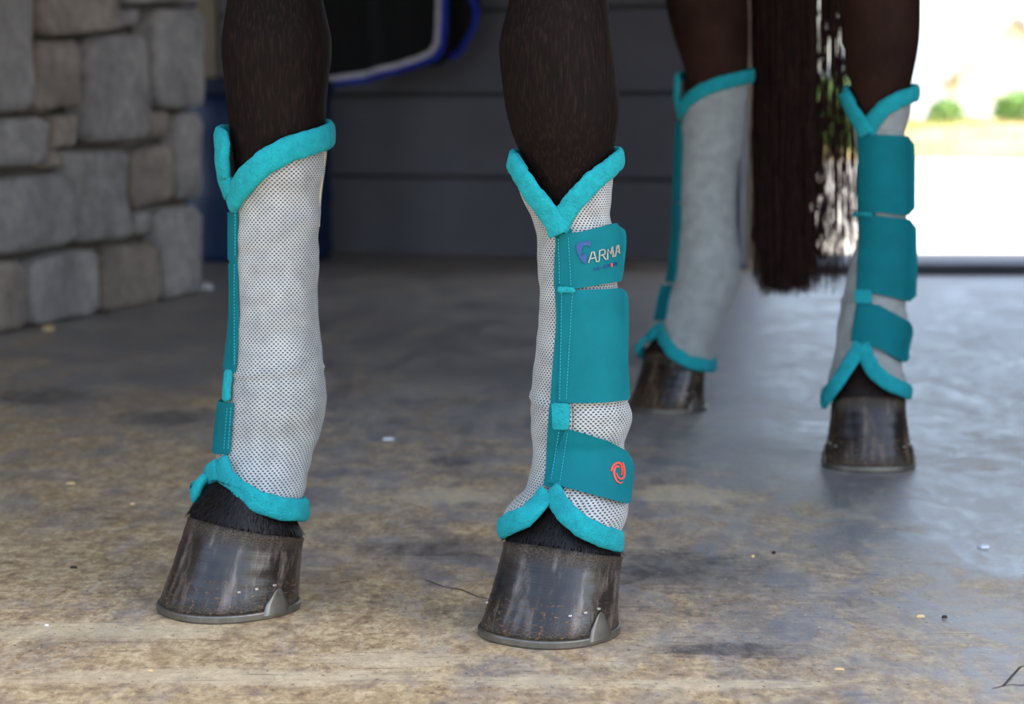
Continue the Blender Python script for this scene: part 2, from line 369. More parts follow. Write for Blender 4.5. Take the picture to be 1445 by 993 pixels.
# ---- stone wall, stones one by one
A = ground(0, 469); B = ground(275, 414)
sdir = (B - A).normalized(); snr = Vector((sdir.y, -sdir.x, 0))
if snr.y > 0: snr = -snr
def on_face(px, py):
    r = ray(px, py); o_ = Vector((0, 0, CAMH)); t = (A - o_).dot(snr) / r.dot(snr); p = o_ + r * t
    return ((p - A).dot(sdir), p.z)
def face_pt(u, v, d): return A + sdir * u + Vector((0, 0, v)) + snr * d
UR = on_face(274, 300)[0]; UL = -3.2; TH = .42
m = MB(); cc = face_pt((UR + UL) / 2, 1.29, -TH / 2 - .03)
m.box(cc, (UR - UL - .004, TH, 2.58), math.atan2(sdir.y, sdir.x)); sw = m.build('wall_side', M['mortar']); sw.name = 'wall_stone'; tag(sw, kind='structure')
def stone(poly, tan, proud, name='stone'):
    # poly in (u, v); inset outline, rounded shoulders, rough front
    n0 = len(poly); cu = sum(p[0] for p in poly) / n0; cv = sum(p[1] for p in poly) / n0
    pts = []
    for i in range(n0):                      # add mid points with jitter so the outline is uneven
        a, b_ = poly[i], poly[(i+1) % n0]
        for t in (.12, .5, .88):
            j = .004
            pts.append((a[0] + (b_[0]-a[0])*t + random.uniform(-j, j), a[1] + (b_[1]-a[1])*t + random.uniform(-j, j)))
    def ring(inset, d, jit=0):
        r = []
        for (u, v) in pts:
            L = math.hypot(cu-u, cv-v) + 1e-6; k = min(.6, inset / L)
            r.append(face_pt(u + (cu-u)*k, max(0.0, v + (cv-v)*k), d + random.uniform(-jit, jit)))
        return r
    rings = [ring(.001, -.05), ring(.001, proud - .014, .002), ring(.008, proud - .003, .002), ring(.035, proud, .004)]
    v, f = loft(rings, cap=(False, False)); k = len(v); v.append(face_pt(cu, cv, proud + random.uniform(-.002, .007))); n = len(pts)
    for j in range(n): f.append((3*n + j, 3*n + (j+1) % n, k))
    o = mk(name, v, f, M['stone_tan'] if tan else M['stone_grey'], sw, smooth=True); recalc(o); return o
ST = [ # pixel corners in the photograph, tan?, proud
 ([(-60,-40),(36,-40),(34,75),(38,155),(-60,160)],0,.03), ([(40,-40),(152,-40),(150,25),(138,46),(40,52)],1,.045),
 ([(38,57),(100,58),(104,150),(72,153),(40,161)],1,.03), ([(155,13),(195,12),(193,36),(148,43)],0,.012),
 ([(106,58),(145,51),(192,48),(201,195),(106,201)],0,.04), ([(155,-40),(275,-40),(275,3),(155,5)],0,.03),
 ([(199,12),(275,10),(275,147),(266,152),(206,151)],0,.035), ([(-60,168),(61,166),(57,231),(-60,242)],0,.025),
 ([(67,163),(101,158),(101,206),(65,210)],1,.02), ([(61,214),(81,213),(81,236),(60,238)],1,.015),
 ([(208,157),(234,156),(235,192),(209,195)],1,.012), ([(238,161),(274,158),(274,278),(238,279)],0,.03),
 ([(84,213),(168,210),(166,280),(175,333),(104,343),(103,300),(84,240)],0,.035), ([(174,212),(233,202),(234,279),(180,294),(172,275)],1,.03),
 ([(-60,254),(79,243),(99,280),(98,341),(-60,368)],0,.03), ([(181,299),(208,295),(210,329),(184,333)],0,.015),
 ([(213,295),(274,288),(274,414),(222,426),(216,343)],0,.028), ([(132,351),(211,341),(218,428),(132,447)],1,.03),
 ([(30,367),(95,352),(127,353),(127,447),(32,466)],0,.032), ([(-60,374),(24,364),(27,466),(-60,486)],1,.03)]
minu = 9; 
for poly, tan, pr in ST:
    uv_ = [on_face(*p) for p in poly]; uv_ = [(u, max(v, .0)) for u, v in uv_]; minu = min(minu, min(u for u, v in uv_))
    stone(uv_, tan, pr)
vtop = on_face(100, -40)[1]
rng = random.Random(3); v0 = vtop + .01
while v0 < 2.36:                                    # courses above the frame
    hh = rng.uniform(.16, .26); u0 = UR
    while u0 > minu:
        L = rng.uniform(.25, .5); stone([(u0, v0), (u0, v0+hh-.012), (max(minu, u0-L+.012), v0+hh-.012), (max(minu, u0-L+.012), v0)], rng.random() < .35, rng.uniform(.015, .04)); u0 -= L
    v0 += hh
v0 = 0
while v0 < 2.36:                                    # stones left of the frame
    hh = rng.uniform(.18, .3); u0 = minu - .012
    while u0 > UL + .15:
        L = rng.uniform(.3, .5); stone([(u0, v0), (u0, v0+hh-.012), (u0-L+.012, v0+hh-.012), (u0-L+.012, v0)], rng.random() < .35, rng.uniform(.015, .04)); u0 -= L
    v0 += hh

# timber post, barrel, rug on a wall rail
p_ = post('timber_post', 283, 309, 357, .1, 2.58, M['timber'], kind=None)
tag(p_, 'beige vertical post behind the blue barrel, beside the stone wall', 'post')
bc = ground(357, 372) + Vector((0, .27, 0)); BR = .268; BH = .675
def lathe(profile, c, n=48):
    rings = [[Vector((c.x + r * math.cos(2*math.pi*j/n), c.y + r * math.sin(2*math.pi*j/n), z_)) for j in range(n)] for r, z_ in profile]
    return loft(rings)
be = empty('barrel', bc); tag(be, 'blue plastic barrel standing beside the stone wall', 'barrel')
O0 = Vector((0, 0, 0))
v, f = lathe([(BR*.95, 0.0), (BR*.99, .03), (BR*.985, .2), (BR*1.01, .22), (BR*1.01, .25), (BR*.985, .27), (BR*.985, .45), (BR*1.01, .47), (BR*1.01, .5), (BR*.985, .52), (BR*.98, .62)], O0)
mk('body', v, f, M['blue_plastic'], be, True)
v, f = lathe([(BR*.97, .6), (BR*1.03, .605), (BR*1.035, .655), (BR*1.0, BH), (BR*.93, BH), (BR*.92, BH-.02), (BR*.1, BH-.02)], O0)
mk('lid', v, f, M['blue_dark'], be, True)

# rail on the wall and the rug over it
def on_wall(px, py, off):
    o_ = Vector((0, 0, CAMH)); r = ray(px, py); P0 = wa + wnr * off; t = (P0 - o_).dot(wnr) / r.dot(wnr); return o_ + r * t
OFF = .35
rl = on_wall(430, 60, OFF); rr = on_wall(700, 60, OFF); RZ = 1.38
def tube(mb, pts, r, n=10, cap=True):
    rings = []
    for i, p in enumerate(pts):
        T = (pts[min(i+1, len(pts)-1)] - pts[max(i-1, 0)]).normalized(); U = T.cross(Vector((0,0,1)))
        if U.length < .1: U = T.cross(Vector((1,0,0)))
        U.normalize(); V = T.cross(U)
        rr_ = r[i] if isinstance(r, (list, tuple)) else r
        rings.append([p + (U*math.cos(2*math.pi*k/n) + V*math.sin(2*math.pi*k/n))*rr_ for k in range(n)])
    v, f = loft(rings, cap=(cap, cap)); mb.add(v, f)
re_ = empty('rug_rail', (rl + rr) / 2 * Vector((1,1,0)).x if False else Vector(((rl.x+rr.x)/2, (rl.y+rr.y)/2, RZ)))
tag(re_, 'galvanised wall rail that the black rug hangs over', 'rail'); base = re_.location.copy()
m = MB(); tube(m, [Vector((rl.x, rl.y, RZ)) - base - wdir*.1, Vector((rr.x, rr.y, RZ)) - base + wdir*.1], .02); m.build('bar', M['steel'], re_, True)
for P_ in (rl, rr):
    m = MB(); q = Vector((P_.x, P_.y, RZ)) - base; tube(m, [q, q - wnr * OFF], .014); m.build('bracket', M['steel'], re_, True)
rg = empty('horse_rug', Vector((base.x, base.y, RZ))); tag(rg, 'black horse rug with white and royal blue edging hanging beyond the foreleg', 'rug')
# front flap: outline in pixels on the plane of the rail; folds by depth waves
def flap(front, outline_bottom, xl, xr, ztop, name, mat):
    pass
def rug_pt(px, py, off=0.0):
    p = on_wall(px, py, OFF + .035 + off); u = (p - wa).dot(wdir)
    return p + wnr * (.018 * math.sin(u * 19) + .010 * math.sin(u * 41 + p.z * 4)) - base
def rug_sheet(pxl, pxr, ybot, name, off, mat=M['rug'], nu=26, nv=18, ztop=RZ + .02):
    v = []; f = []
    for i in range(nu + 1):
        px = pxl + (pxr - pxl) * i / nu; yb = ybot(px); ytop = -175
        for j in range(nv + 1):
            v.append(rug_pt(px, yb + (ytop - yb) * j / nv, off))
    for i in range(nu):
        for j in range(nv): a = i*(nv+1)+j; f.append((a, a+nv+1, a+nv+2, a+1))
    o = mk(name, v, f, mat, rg, True); s_ = o.modifiers.new('t', 'SOLIDIFY'); s_.thickness = .008; return o
def interp(px, tab):
    if px <= tab[0][0]: return tab[0][1]
    for (a, b_), (c_, d) in zip(tab, tab[1:]):
        if px <= c_: return b_ + (d - b_) * (px - a) / (c_ - a)
    return tab[-1][1]
bot1 = lambda px: interp(px, [(380, 127), (470, 122), (520, 115), (570, 102), (600, 93), (615, 84), (624, 72), (630, 50)])
rug_sheet(440, 628, bot1, 'front_panel', .035)
bot2 = lambda px: interp(px, [(560, 95), (620, 92), (640, 78), (660, 58), (676, 38), (680, 15)])
rug_sheet(560, 679, bot2, 'back_panel', -.12)
def strip_px(pts, wd, name, mat, off, parent):
    P_ = [rug_pt(x, y, off) for x, y in pts]; v = []; f = []
    for i, p in enumerate(P_):
        T = (P_[min(i+1, len(P_)-1)] - P_[max(0, i-1)]).normalized(); N = T.cross(wnr).normalized()
        v += [p + N*wd/2, p + N*wd/2 + wnr*.006, p - N*wd/2 + wnr*.006, p - N*wd/2]
    for i in range(len(P_)-1):
        for k in range(4): a = 4*i; f.append((a+k, a+(k+1) % 4, a+4+(k+1) % 4, a+4+k))
    return mk(name, v, f, mat, parent, True)
def dens(pts, n=8):
    o = []
    for (a, b_) in zip(pts, pts[1:]):
        for k in range(n): t = k/n; o.append((a[0]+(b_[0]-a[0])*t, a[1]+(b_[1]-a[1])*t))
    return o + [pts[-1]]
strip_px(dens([(440,120),(470,118),(520,110),(565,98),(595,88),(610,80),(620,66),(624,40),(626,0),(627,-175)]), .026, 'blue_binding', M['rug_blue'], .045, rg)
strip_px(dens([(440,113),(470,111),(520,103),(560,93),(590,83),(604,74),(612,60),(614,36),(616,0),(617,-175)]), .02, 'white_binding', M['rug_white'], .057, rg)
strip_px(dens([(632,82),(646,72),(662,54),(673,36),(674,12),(664,-10),(655,-60),(650,-175)]), .022, 'blue_binding', M['rug_blue'], -.105, rg)

# ---- outdoors through the door
DY = b_.y
m = MB(); m.box((6.0, 16, -.02), (30, 40, .04)); 
dv = mk('driveway', [(-14, 7.7, -.01), (30, 7.7, -.01), (30, 24, .12), (-14, 23.0, .12), (-14, 7.7, -.2), (30, 7.7, -.2), (30, 24, -.2), (-14, 23, -.2)],
        [(0,1,2,3),(0,4,5,1),(1,5,6,2),(2,6,7,3),(3,7,4,0)], M['drive']); tag(dv, kind='structure'); dv.name = 'ground_drive'
v = []; f = []; NU, NV = 60, 24
for i in range(NU + 1):
    for j in range(NV + 1):
        X = -14 + 46 * i / NU; t = j / NV; edge = 21.8 - .35 * (X - 4.5) * .5 + .35 * math.sin(X * 1.7)
        Y = edge + t * 60 * t + t * 4
        hz = .02 + .5 * min(1, t * 2.70) ** .8 + .10 * mnoise.noise(Vector((X * .6, Y * .6, 0)))
        if j == 0: hz = -.05
        v.append((X, Y, hz))
for i in range(NU):
    for j in range(NV): a = i*(NV+1)+j; f.append((a, a+NV+1, a+NV+2, a+1))
gb = mk('ground_verge', v, f, M['grass'], None, True); tag(gb, kind='structure')
# tufts of grass along the verge
v = []; f = []
for k in range(5000):
    X = random.uniform(2.5, 9.5); Y = random.uniform(22.2, 30); hh = random.uniform(.06, .2); zz = .3
    t = max(0, (Y - 21.8) / 20); zz = .02 + .5 * min(1, t * 2.70) ** .8 - .08
    a = random.uniform(0, math.pi); dx, dy = .015*math.cos(a), .015*math.sin(a); b = len(v)
    v += [(X-dx, Y-dy, zz), (X+dx, Y+dy, zz), (X + random.uniform(-.06, .06), Y, zz + hh)]; f.append((b, b+1, b+2))
gt = mk('grass_tufts', v, f, M['grass']); tag(gt, 'dry grass growing along the sunlit verge outside', 'grass', kind='stuff')
# pale house beyond
def P(px, py, Y): return at_y(px, py, Y)
def house(name, x0, x1, ytop, ybot, apex, Y, dep, label, wins, wallm, roofm):
    a = P(x0, ybot, Y); b_ = P(x1, ybot, Y); zt = P(x0, ytop, Y).z; za = P(x0, apex, Y).z; e = empty(name, ((a.x+b_.x)/2, Y, .4)); tag(e, label, 'house')
    o0 = e.location; W_ = (b_.x - a.x) / 2; hw = zt - .4; ha = za - .4
    v = [(-W_,0,0),(W_,0,0),(W_,0,hw),(0,0,ha),(-W_,0,hw),(-W_,dep,0),(W_,dep,0),(W_,dep,hw),(0,dep,ha),(-W_,dep,hw)]
    mk('wall', v, [(0,1,2,3,4),(9,8,7,6,5),(0,4,9,5),(1,6,7,2),(0,5,6,1)], wallm, e)
    for s_ in (-1, 1):
        ov = .35; sl = (ha-hw)/W_
        p = [Vector((0, -ov, ha+.05)), Vector((s_*(W_+ov), -ov, hw-ov*sl+.05)), Vector((s_*(W_+ov), dep+ov, hw-ov*sl+.05)), Vector((0, dep+ov, ha+.05))]
        q = [x + Vector((0,0,.14)) for x in p]
        o = mk('roof_slope', p+q, [(0,1,2,3),(7,6,5,4),(0,4,5,1),(1,5,6,2),(2,6,7,3),(3,7,4,0)], roofm, e); recalc(o)
    for (wx, wz, ww, wh) in wins:
        m = MB(); m.box((wx, -.03, wz), (ww+.2, .08, wh+.2)); fr = m.build('window', M['white'], e)
        m = MB(); m.box((wx, -.08, wz), (ww, .03, wh)); m.build('pane', M['window'], fr)
    return e
house('house', 1352, 1500, 98, 188, 30, 44, 9, 'cream gabled house with a grey roof, beyond the verge outside', [(-.3, 1.1, .9, .7)], M['house'], M['roof'])
house('house', 1225, 1345, 110, 190, 52, 56, 10, 'smaller pale house standing farther off, left of the cream one', [(1.2, 1.0, .6, .6)], M['white'], M['roof'])
# white arched gateway nearer the bay
ge = empty('garden_arch', P(1304, 186, 34)); tag(ge, 'white arched gateway beyond the grass verge', 'arch')
def arch(ro, ri, hh, d, n=20):
    ro_ = [(-ro, 0)] + [(-ro*math.cos(math.pi*i/n), hh + ro*math.sin(math.pi*i/n)) for i in range(n+1)] + [(ro, 0)]
    ri_ = [(-ri, 0)] + [(-ri*math.cos(math.pi*i/n), hh + ri*math.sin(math.pi*i/n)) for i in range(n+1)] + [(ri, 0)]
    rings = [[Vector((a[0], y0, a[1])) for a in r_] for r_, y0 in ((ro_, 0), (ri_, 0), (ri_, d), (ro_, d), (ro_, 0))]
    return loft(rings, closed=False, cap=(False, False))
v, f = arch(.34, .24, .52, .3); o = mk('arch_frame', v, f, M['roof'], ge); recalc(o)
v, f = loft([[Vector((x, y_, z_)) for x, z_ in [(-.24, 0)] + [(-.24*math.cos(math.pi*i/20), .52+.24*math.sin(math.pi*i/20)) for i in range(21)] + [(.24, 0)]] for y_ in (.06, .12)])
mk('gate_leaf', v, f, M['white'], ge)
def bush(name, loc, r, hh, label, cat, mat=M['leaf'], n=700, trunk=0.0, grp=None):
    e = empty(name, loc); tag(e, label, cat, grp); rd = random.Random(hash(label) % 999 if False else len(label)); v = []; f = []
    for k in range(n):
        a = rd.uniform(0, 2*math.pi); u = rd.uniform(-1, 1); rr_ = rd.uniform(.55, 1) ; s_ = math.sqrt(1-u*u)
        c_ = Vector((r*rr_*s_*math.cos(a), r*rr_*s_*math.sin(a), trunk + hh/2 + hh/2*rr_*u)); q = Vector((rd.gauss(0,1), rd.gauss(0,1), rd.gauss(0,1))).normalized()
        t_ = q.orthogonal().normalized(); w_ = q.cross(t_); L = r*.16; b = len(v)
        v += [c_ - t_*L, c_ + w_*L*.45, c_ + t_*L, c_ - w_*L*.45]; f.append((b, b+1, b+2, b+3))
    o = mk('foliage', v, f, mat, e); o['kind'] = 'stuff'
    m = MB(); tube(m, [Vector((0,0,0)), Vector((.02*r,0,trunk+hh*.3)), Vector((0,.03*r,trunk+hh*.6))], [.07*r+.02, .06*r+.01, .03*r]); m.build('trunk', M['bark'], e, True)
    return e
bush('shrub', P(1334, 184, 32), .30, .46, 'small green shrub between the arch and the cream house', 'shrub')
bush('shrub', P(1440, 184, 32), .42, .62, 'green shrub at the right edge of the view, before the house', 'shrub')
bush('shrub', P(1176, 250, 24), .75, 1.15, 'tall green bush glimpsed through the thin side of the tail', 'shrub', n=1400)

# ================================================================ LEGS AND BOOTS
class Prof:
    """tapering column measured from its outline rows: (row, left, right, depth radius factor, depth shift)"""
    def __init__(s, D, px0, rows):
        al = math.atan2((px0 - 722.5), FPX); s.R = Vector((math.cos(al), -math.sin(al), 0)); s.F = Vector((math.sin(al), math.cos(al), 0))
        s.hs = []; s.C = []; s.a = []; s.b = []
        for r in rows:
            y, xl, xr = r[:3]; bf = r[3] if len(r) > 3 else 1.0; dF = r[4] if len(r) > 4 else 0.0
            rd = ray((xl + xr) / 2, y); o_ = Vector((0, 0, CAMH)); t = (D + dF) / rd.dot(s.F); p = o_ + rd * t
            a = (xr - xl) / 2 * proj(p)[2] / FPX
            s.hs.append(p.z); s.C.append(np.array((p.x, p.y))); s.a.append(a); s.b.append(a * bf)
        o = np.argsort(s.hs); s.hs = [s.hs[i] for i in o]; s.C = [s.C[i] for i in o]; s.a = [s.a[i] for i in o]; s.b = [s.b[i] for i in o]
        s.hook = None
    def at(s, h):
        C = hermite(s.hs, s.C, h); return C, float(hermite(s.hs, s.a, h)), float(hermite(s.hs, s.b, h))
    def P(s, th, h, off=0.0, ext=0.0):
        C, a, b = s.at(h)
        if s.hook: k = s.hook(th, h); a += k; b += k
        return Vector((C[0], C[1], h)) + s.R * ((a + off) * math.sin(th) + ext) - s.F * ((b + off) * math.cos(th))
    def N(s, th): return (s.R * math.sin(th) - s.F * math.cos(th)).normalized()
    def px(s, x, y, off=0.0):
        LIM = .985; C, a, b = s.at(s.hs[len(s.hs)//2]); h = CAMH - (y - 170) * C[1] / FPX; t = 0.0
        for _ in range(14):
            C, a, b = s.at(h); aa = a + off; tt = max(-LIM, min(LIM, t)); p = s.P(math.asin(tt), h, off, (t - tt) * aa)
            X, Y, d = proj(p); h += (Y - y) * d / FPX; t += (x - X) * d / FPX / max(aa, .01)
        tt = max(-LIM, min(LIM, t)); return (math.asin(tt), h, (t - tt) * (a + off))
def T(th_deg, h, ext=0.0): return (math.radians(th_deg), h, ext)
def densify(seq, n):
    """smooth resample of (theta, h, ext) tuples"""
    q = [np.array(p) for p in seq]; L = [0.0]
    for a, b in zip(q, q[1:]): L.append(L[-1] + max(1e-5, math.hypot((b[0]-a[0])*.045, b[1]-a[1])))
    return [tuple(hermite(L, q, L[-1] * i / n)) for i in range(n + 1)]
def linify(seq, n):
    q = [np.array(p) for p in seq]; L = [0.0]
    for a, b in zip(q, q[1:]): L.append(L[-1] + max(1e-5, math.hypot((b[0]-a[0])*.045 , b[1]-a[1])))
    out = []
    for i in range(n+1):
        x = L[-1]*i/n; k = 0
        while k < len(L)-2 and x > L[k+1]: k += 1
        t = (x-L[k])/(L[k+1]-L[k]); out.append(tuple(q[k]*(1-t)+q[k+1]*t))
    return out
def sweep(prof, path, wd, th, off, name, mat, parent, n=18, step=120, closed=False, jit=.0005, taper=False):
    pts = densify(path, step); P3 = [prof.P(t, h, off, e) for t, h, e in pts]; rings = []
    for i, p in enumerate(P3):
        Tn = (P3[min(i+1, len(P3)-1)] - P3[max(i-1, 0)]).normalized(); N = prof.N(pts[i][0]); N = (N - Tn * N.dot(Tn)).normalized(); Bn = Tn.cross(N)
        e_ = min(i, len(P3)-1-i); s_ = 1.0 if not taper else min(1, .35 + .65 * math.sqrt(min(1, e_ / 3)))
        r = []
        for k in range(n):
            a = 2*math.pi*k/n; ca, sa = math.cos(a), math.sin(a)
            ca = math.copysign(abs(ca) ** .8, ca); sa = math.copysign(abs(sa) ** .8, sa)
            q = p + Bn * (ca * wd / 2 * s_) + N * (sa * th / 2 * s_); nz = mnoise.noise(q * 260) * jit * 2 + mnoise.noise(q * 60) * jit * 1.6
            r.append(q + (q - p).normalized() * nz)
        rings.append(r)
    v, f = loft(rings); o = mk(name, v, f, mat, parent, True); recalc(o); return o
def patch(prof, top, bot, off, thick, name, mat, parent, nu=28, nv=14, rr=0.0, rl=0.0, wav=0.0):
    """thin cloth piece between two (theta,h,ext) lines, ends rounded"""
    A_ = linify(top, nu); B_ = linify(bot, nu); outer = []; inner = []
    for i in range(nu + 1):
        u = i / nu; k = 0.0
        hh = abs(A_[i][1] - B_[i][1]); Lw = max(.01, abs(A_[-1][0] - A_[0][0]) * .045 + abs(A_[-1][2]))
        if rr: d = (1 - u) * Lw; k = max(k, (rr - math.sqrt(max(0, rr*rr - max(0, rr-d)**2))) / hh if d < rr else 0)
        if rl: d = u * Lw; k = max(k, (rl - math.sqrt(max(0, rl*rl - max(0, rl-d)**2))) / hh if d < rl else 0)
        k = min(k, .48)
        for j in range(nv + 1):
            t = k + (1 - 2*k) * j / nv; a = A_[i]; b = B_[i]; q = [a[m_] * (1-t) + b[m_] * t for m_ in range(3)]
            wv = wav * math.sin(j/nv*3.1) * math.sin(u * 7 + j*.2) if wav else 0
            outer.append(prof.P(q[0], q[1], off + thick + wv, q[2])); inner.append(prof.P(q[0], q[1], off, q[2]))
    n = nv + 1; f = []; K = len(outer)
    for i in range(nu):
        for j in range(nv): a = i*n+j; f.append((a, a+1, a+n+1, a+n)); f.append((K+a, K+a+n, K+a+n+1, K+a+1))
    for i in range(nu): a = i*n; f.append((a, a+n, K+a+n, K+a)); a = i*n+nv; f.append((a, K+a, K+a+n, a+n))
    for j in range(nv): a = j; f.append((a, K+a, K+a+1, a+1)); a = nu*n+j; f.append((a, a+1, K+a+1, K+a))
    o = mk(name, outer + inner, f, mat, parent, True); recalc(o)
    e = o.modifiers.new('es', 'EDGE_SPLIT'); e.split_angle = math.radians(50); return o
def ribbon(prof, pl, wd, off, th, name, mat, parent, closed=False, mb=None):
    """flat print stroke on the cloth, pl = list of pixel polylines, wd pixels"""
    m = mb or MB()
    for line in pl:
        w0 = wd
        if isinstance(line, tuple): line, w0 = line
        pts = [];
        for i, p in enumerate(line):
            a = line[max(0, i-1)]; b = line[min(len(line)-1, i+1)]; dx, dy = b[0]-a[0], b[1]-a[1]; L = math.hypot(dx, dy) or 1; nx, ny = -dy/L, dx/L
            wi = w0(i / (len(line)-1)) if callable(w0) else w0
            d1 = (line[i][0]-line[max(0,i-1)][0], line[i][1]-line[max(0,i-1)][1]); d2 = (line[min(len(line)-1,i+1)][0]-line[i][0], line[min(len(line)-1,i+1)][1]-line[i][1])
            l1 = math.hypot(*d1); l2 = math.hypot(*d2); mit = 1.0
            if l1 > 0 and l2 > 0: cs = (d1[0]*d2[0]+d1[1]*d2[1])/(l1*l2); mit = min(1.7, 1/max(.3, math.sqrt(max(.01, (1+cs)/2))))
            pts.append(((p[0]+nx*wi/2*mit, p[1]+ny*wi/2*mit), (p[0]-nx*wi/2*mit, p[1]-ny*wi/2*mit)))
        v = []; f = []
        for a, b in pts:
            for q in (a, b):
                t, h, e = prof.px(q[0], q[1], off); v.append(prof.P(t, h, off, e)); v.append(prof.P(t, h, off + th, e))
        for i in range(len(pts)-1):
            a = 4*i; f += [(a+1, a+3, a+7, a+5), (a, a+4, a+6, a+2), (a, a+1, a+5, a+4), (a+2, a+6, a+7, a+3)]
        m.add(v, f)
    return None if mb else m.build(name, mat, parent)
def polyfill(prof, poly, off, th, name, mat, parent):
    bot = []; top = []
    for p in poly:
        t, h, e = prof.px(p[0], p[1], off); bot.append(prof.P(t, h, off, e)); top.append(prof.P(t, h, off+th, e))
    v, f = loft([bot, top]); o = mk(name, v, f, mat, parent); recalc(o); return o
def stitches(prof, lines, off, parent, pitch=4.6, ln=2.8, wd=1.0):
    m = MB()
    for line in lines:
        L = [0.0]
        for a, b in zip(line, line[1:]): L.append(L[-1] + math.hypot(b[0]-a[0], b[1]-a[1]))
        def at(s_):
            for i in range(len(L)-1):
                if s_ <= L[i+1] or i == len(L)-2:
                    t = (s_-L[i])/(L[i+1]-L[i]); return (line[i][0]+(line[i+1][0]-line[i][0])*t, line[i][1]+(line[i+1][1]-line[i][1])*t)
        s_ = 1.0
        while s_ + ln < L[-1]:
            ribbon(prof, [[at(s_), at(s_+ln)]], wd, off, .0006, None, None, None, mb=m); s_ += pitch
    o = m.build('stitching', M['stitch'], parent); o['kind'] = 'stuff'; return o
def sleeve(prof, top, bot, name, parent, n=144, m_=90, wr=.0019, folds=()):
    """closed sleeve; top / bot: lists of (theta,h,ext) going once round, theta increasing over 2 pi"""
    th0 = top[0][0]
    def edge(seq, th):
        a = [p[0] for p in seq]; 
        while th < a[0]: th += 2*math.pi
        while th > a[-1]: th -= 2*math.pi
        return float(np.interp(th, a, [p[1] for p in seq]))
    td = densify(top, 160); bd = densify(bot, 160); v = []; uv = []; f = []
    hmax = max(p[1] for p in td); 
    for j in range(n):
        th = th0 + 2*math.pi*j/n; ht = edge(td, th); hb = edge(bd, th)
        for i in range(m_ + 1):
            h = hb + (ht - hb) * i / m_; q = prof.P(th, h)
            k = wr * (mnoise.noise(Vector((q.x*14, q.y*14, q.z*42))) * 1.4 + mnoise.noise(Vector((q.x*40, q.y*40, q.z*70))) * .5)
            for (hf, amp, sg) in folds: k += amp * math.exp(-((h - hf - .004*math.sin(th*2))/sg)**2)
            v.append(prof.P(th, h, k)); uv.append((th * .0445, h))
    # seam: repeat first column so the weave runs on
    for i in range(m_ + 1): v.append(v[i]); uv.append((uv[i][0] + 2*math.pi*.0445, uv[i][1]))
    for j in range(n):
        for i in range(m_): a = j*(m_+1)+i; f.append((a, a+m_+1, a+m_+2, a+1))
    o = mk(name, v, f, M['sleeve'], parent, True, uv); s_ = o.modifiers.new('t', 'SOLIDIFY'); s_.thickness = .003; s_.offset = -1
    return o
def clampr(prof, seq, off=0.0):
    out = []
    for a, b in zip(seq, seq[1:]):
        n = max(1, int(math.hypot(b[0]-a[0], b[1]-a[1]) / 6))
        out += [prof.px(a[0] + (b[0]-a[0])*i/n, a[1] + (b[1]-a[1])*i/n, off) for i in range(n)]
    return out + [prof.px(*seq[-1], off)]

# ---------------- leg columns (bare) and boot columns, from outline rows
HOOF = dict( # ground centre px, heading from -Y towards -X (deg), length, width, toe height, heel height
    FL=dict(pc=99, c=(328, 857), hd=52, L=.153, W=.138, Ht=.090, Hh=.062, ts=.038, hs=.009),
    FR=dict(c=(779, 891), hd=36, L=.146, W=.134, Ht=.086, Hh=.060, ts=.040, hs=.013),
    HR=dict(c=(1225, 656), hd=6, ty=.19, L=.142, W=.136, Ht=.098, Hh=.066, ts=.052, hs=-.002),
    HL=dict(c=(944, 577), hd=42, L=.142, W=.134, Ht=.094, Hh=.060, ts=.050, hs=0.0))
for k, d in HOOF.items():
    d['g'] = ground(*d['c']); a = math.radians(d['hd']); d['f'] = Vector((-math.sin(a), -math.cos(a), 0)); d['s'] = Vector((-math.cos(a), math.sin(a), 0))
def D_of(k, back):
    g = HOOF[k]['g']; return math.hypot(g.x, g.y) + back
BOOT = dict(
 FL=Prof(D_of('FL', .055), 385, [(165,318,462,1,.0),(200,314,461),(240,316,457),(285,328,452),(340,330,450),(400,331,449),(450,330,449),(490,326,453),(520,322,458),(545,318,460),(565,315,461),(590,312,456),(615,309,449),(645,306,440,1,-.010),(680,299,433,1.12,-.024),(705,290,425,1.2,-.034),(735,284,419,1.25,-.042)]),
 FR=Prof(D_of('FR', .050), 815, [(190,727,872),(222,728,869),(250,729,864),(275,735,861),(300,747,861),(318,752,866),(335,756,871),(370,758,871),(400,761,871),(415,761,875),(450,762,877),(500,756,880),(550,750,885),(580,747,892),(612,749,885),(628,750,880),(655,749,885,1,-.006),(690,743,885,1.05,-.016),(708,724,886,1.06,-.022),(724,712,886,1.08,-.026),(750,711,874,1.1,-.034),(780,710,871,1.1,-.038)]),
 HR=Prof(D_of('HR', .060), 1245, [(110,1196,1292),(150,1199,1285),(186,1206,1278),(230,1209,1279),(266,1210,1279),(332,1210,1279),(377,1200,1279),(420,1189,1277),(455,1182,1280,1,-.004),(495,1179,1270,1,-.014),(515,1174,1272,1,-.026),(540,1168,1278,1.1,-.036),(575,1165,1280,1.15,-.042)]),
 HL=Prof(D_of('HL', .075), 1000, [(90,958,1060),(141,960,1054),(184,960,1048),(258,958,1039),(320,956,1039),(360,951,1043),(393,946,1045),(424,936,1033,1,-.012),(455,928,1019,1.05,-.028),(485,912,1010,1.15,-.044),(530,903,1004,1.25,-.054)]))
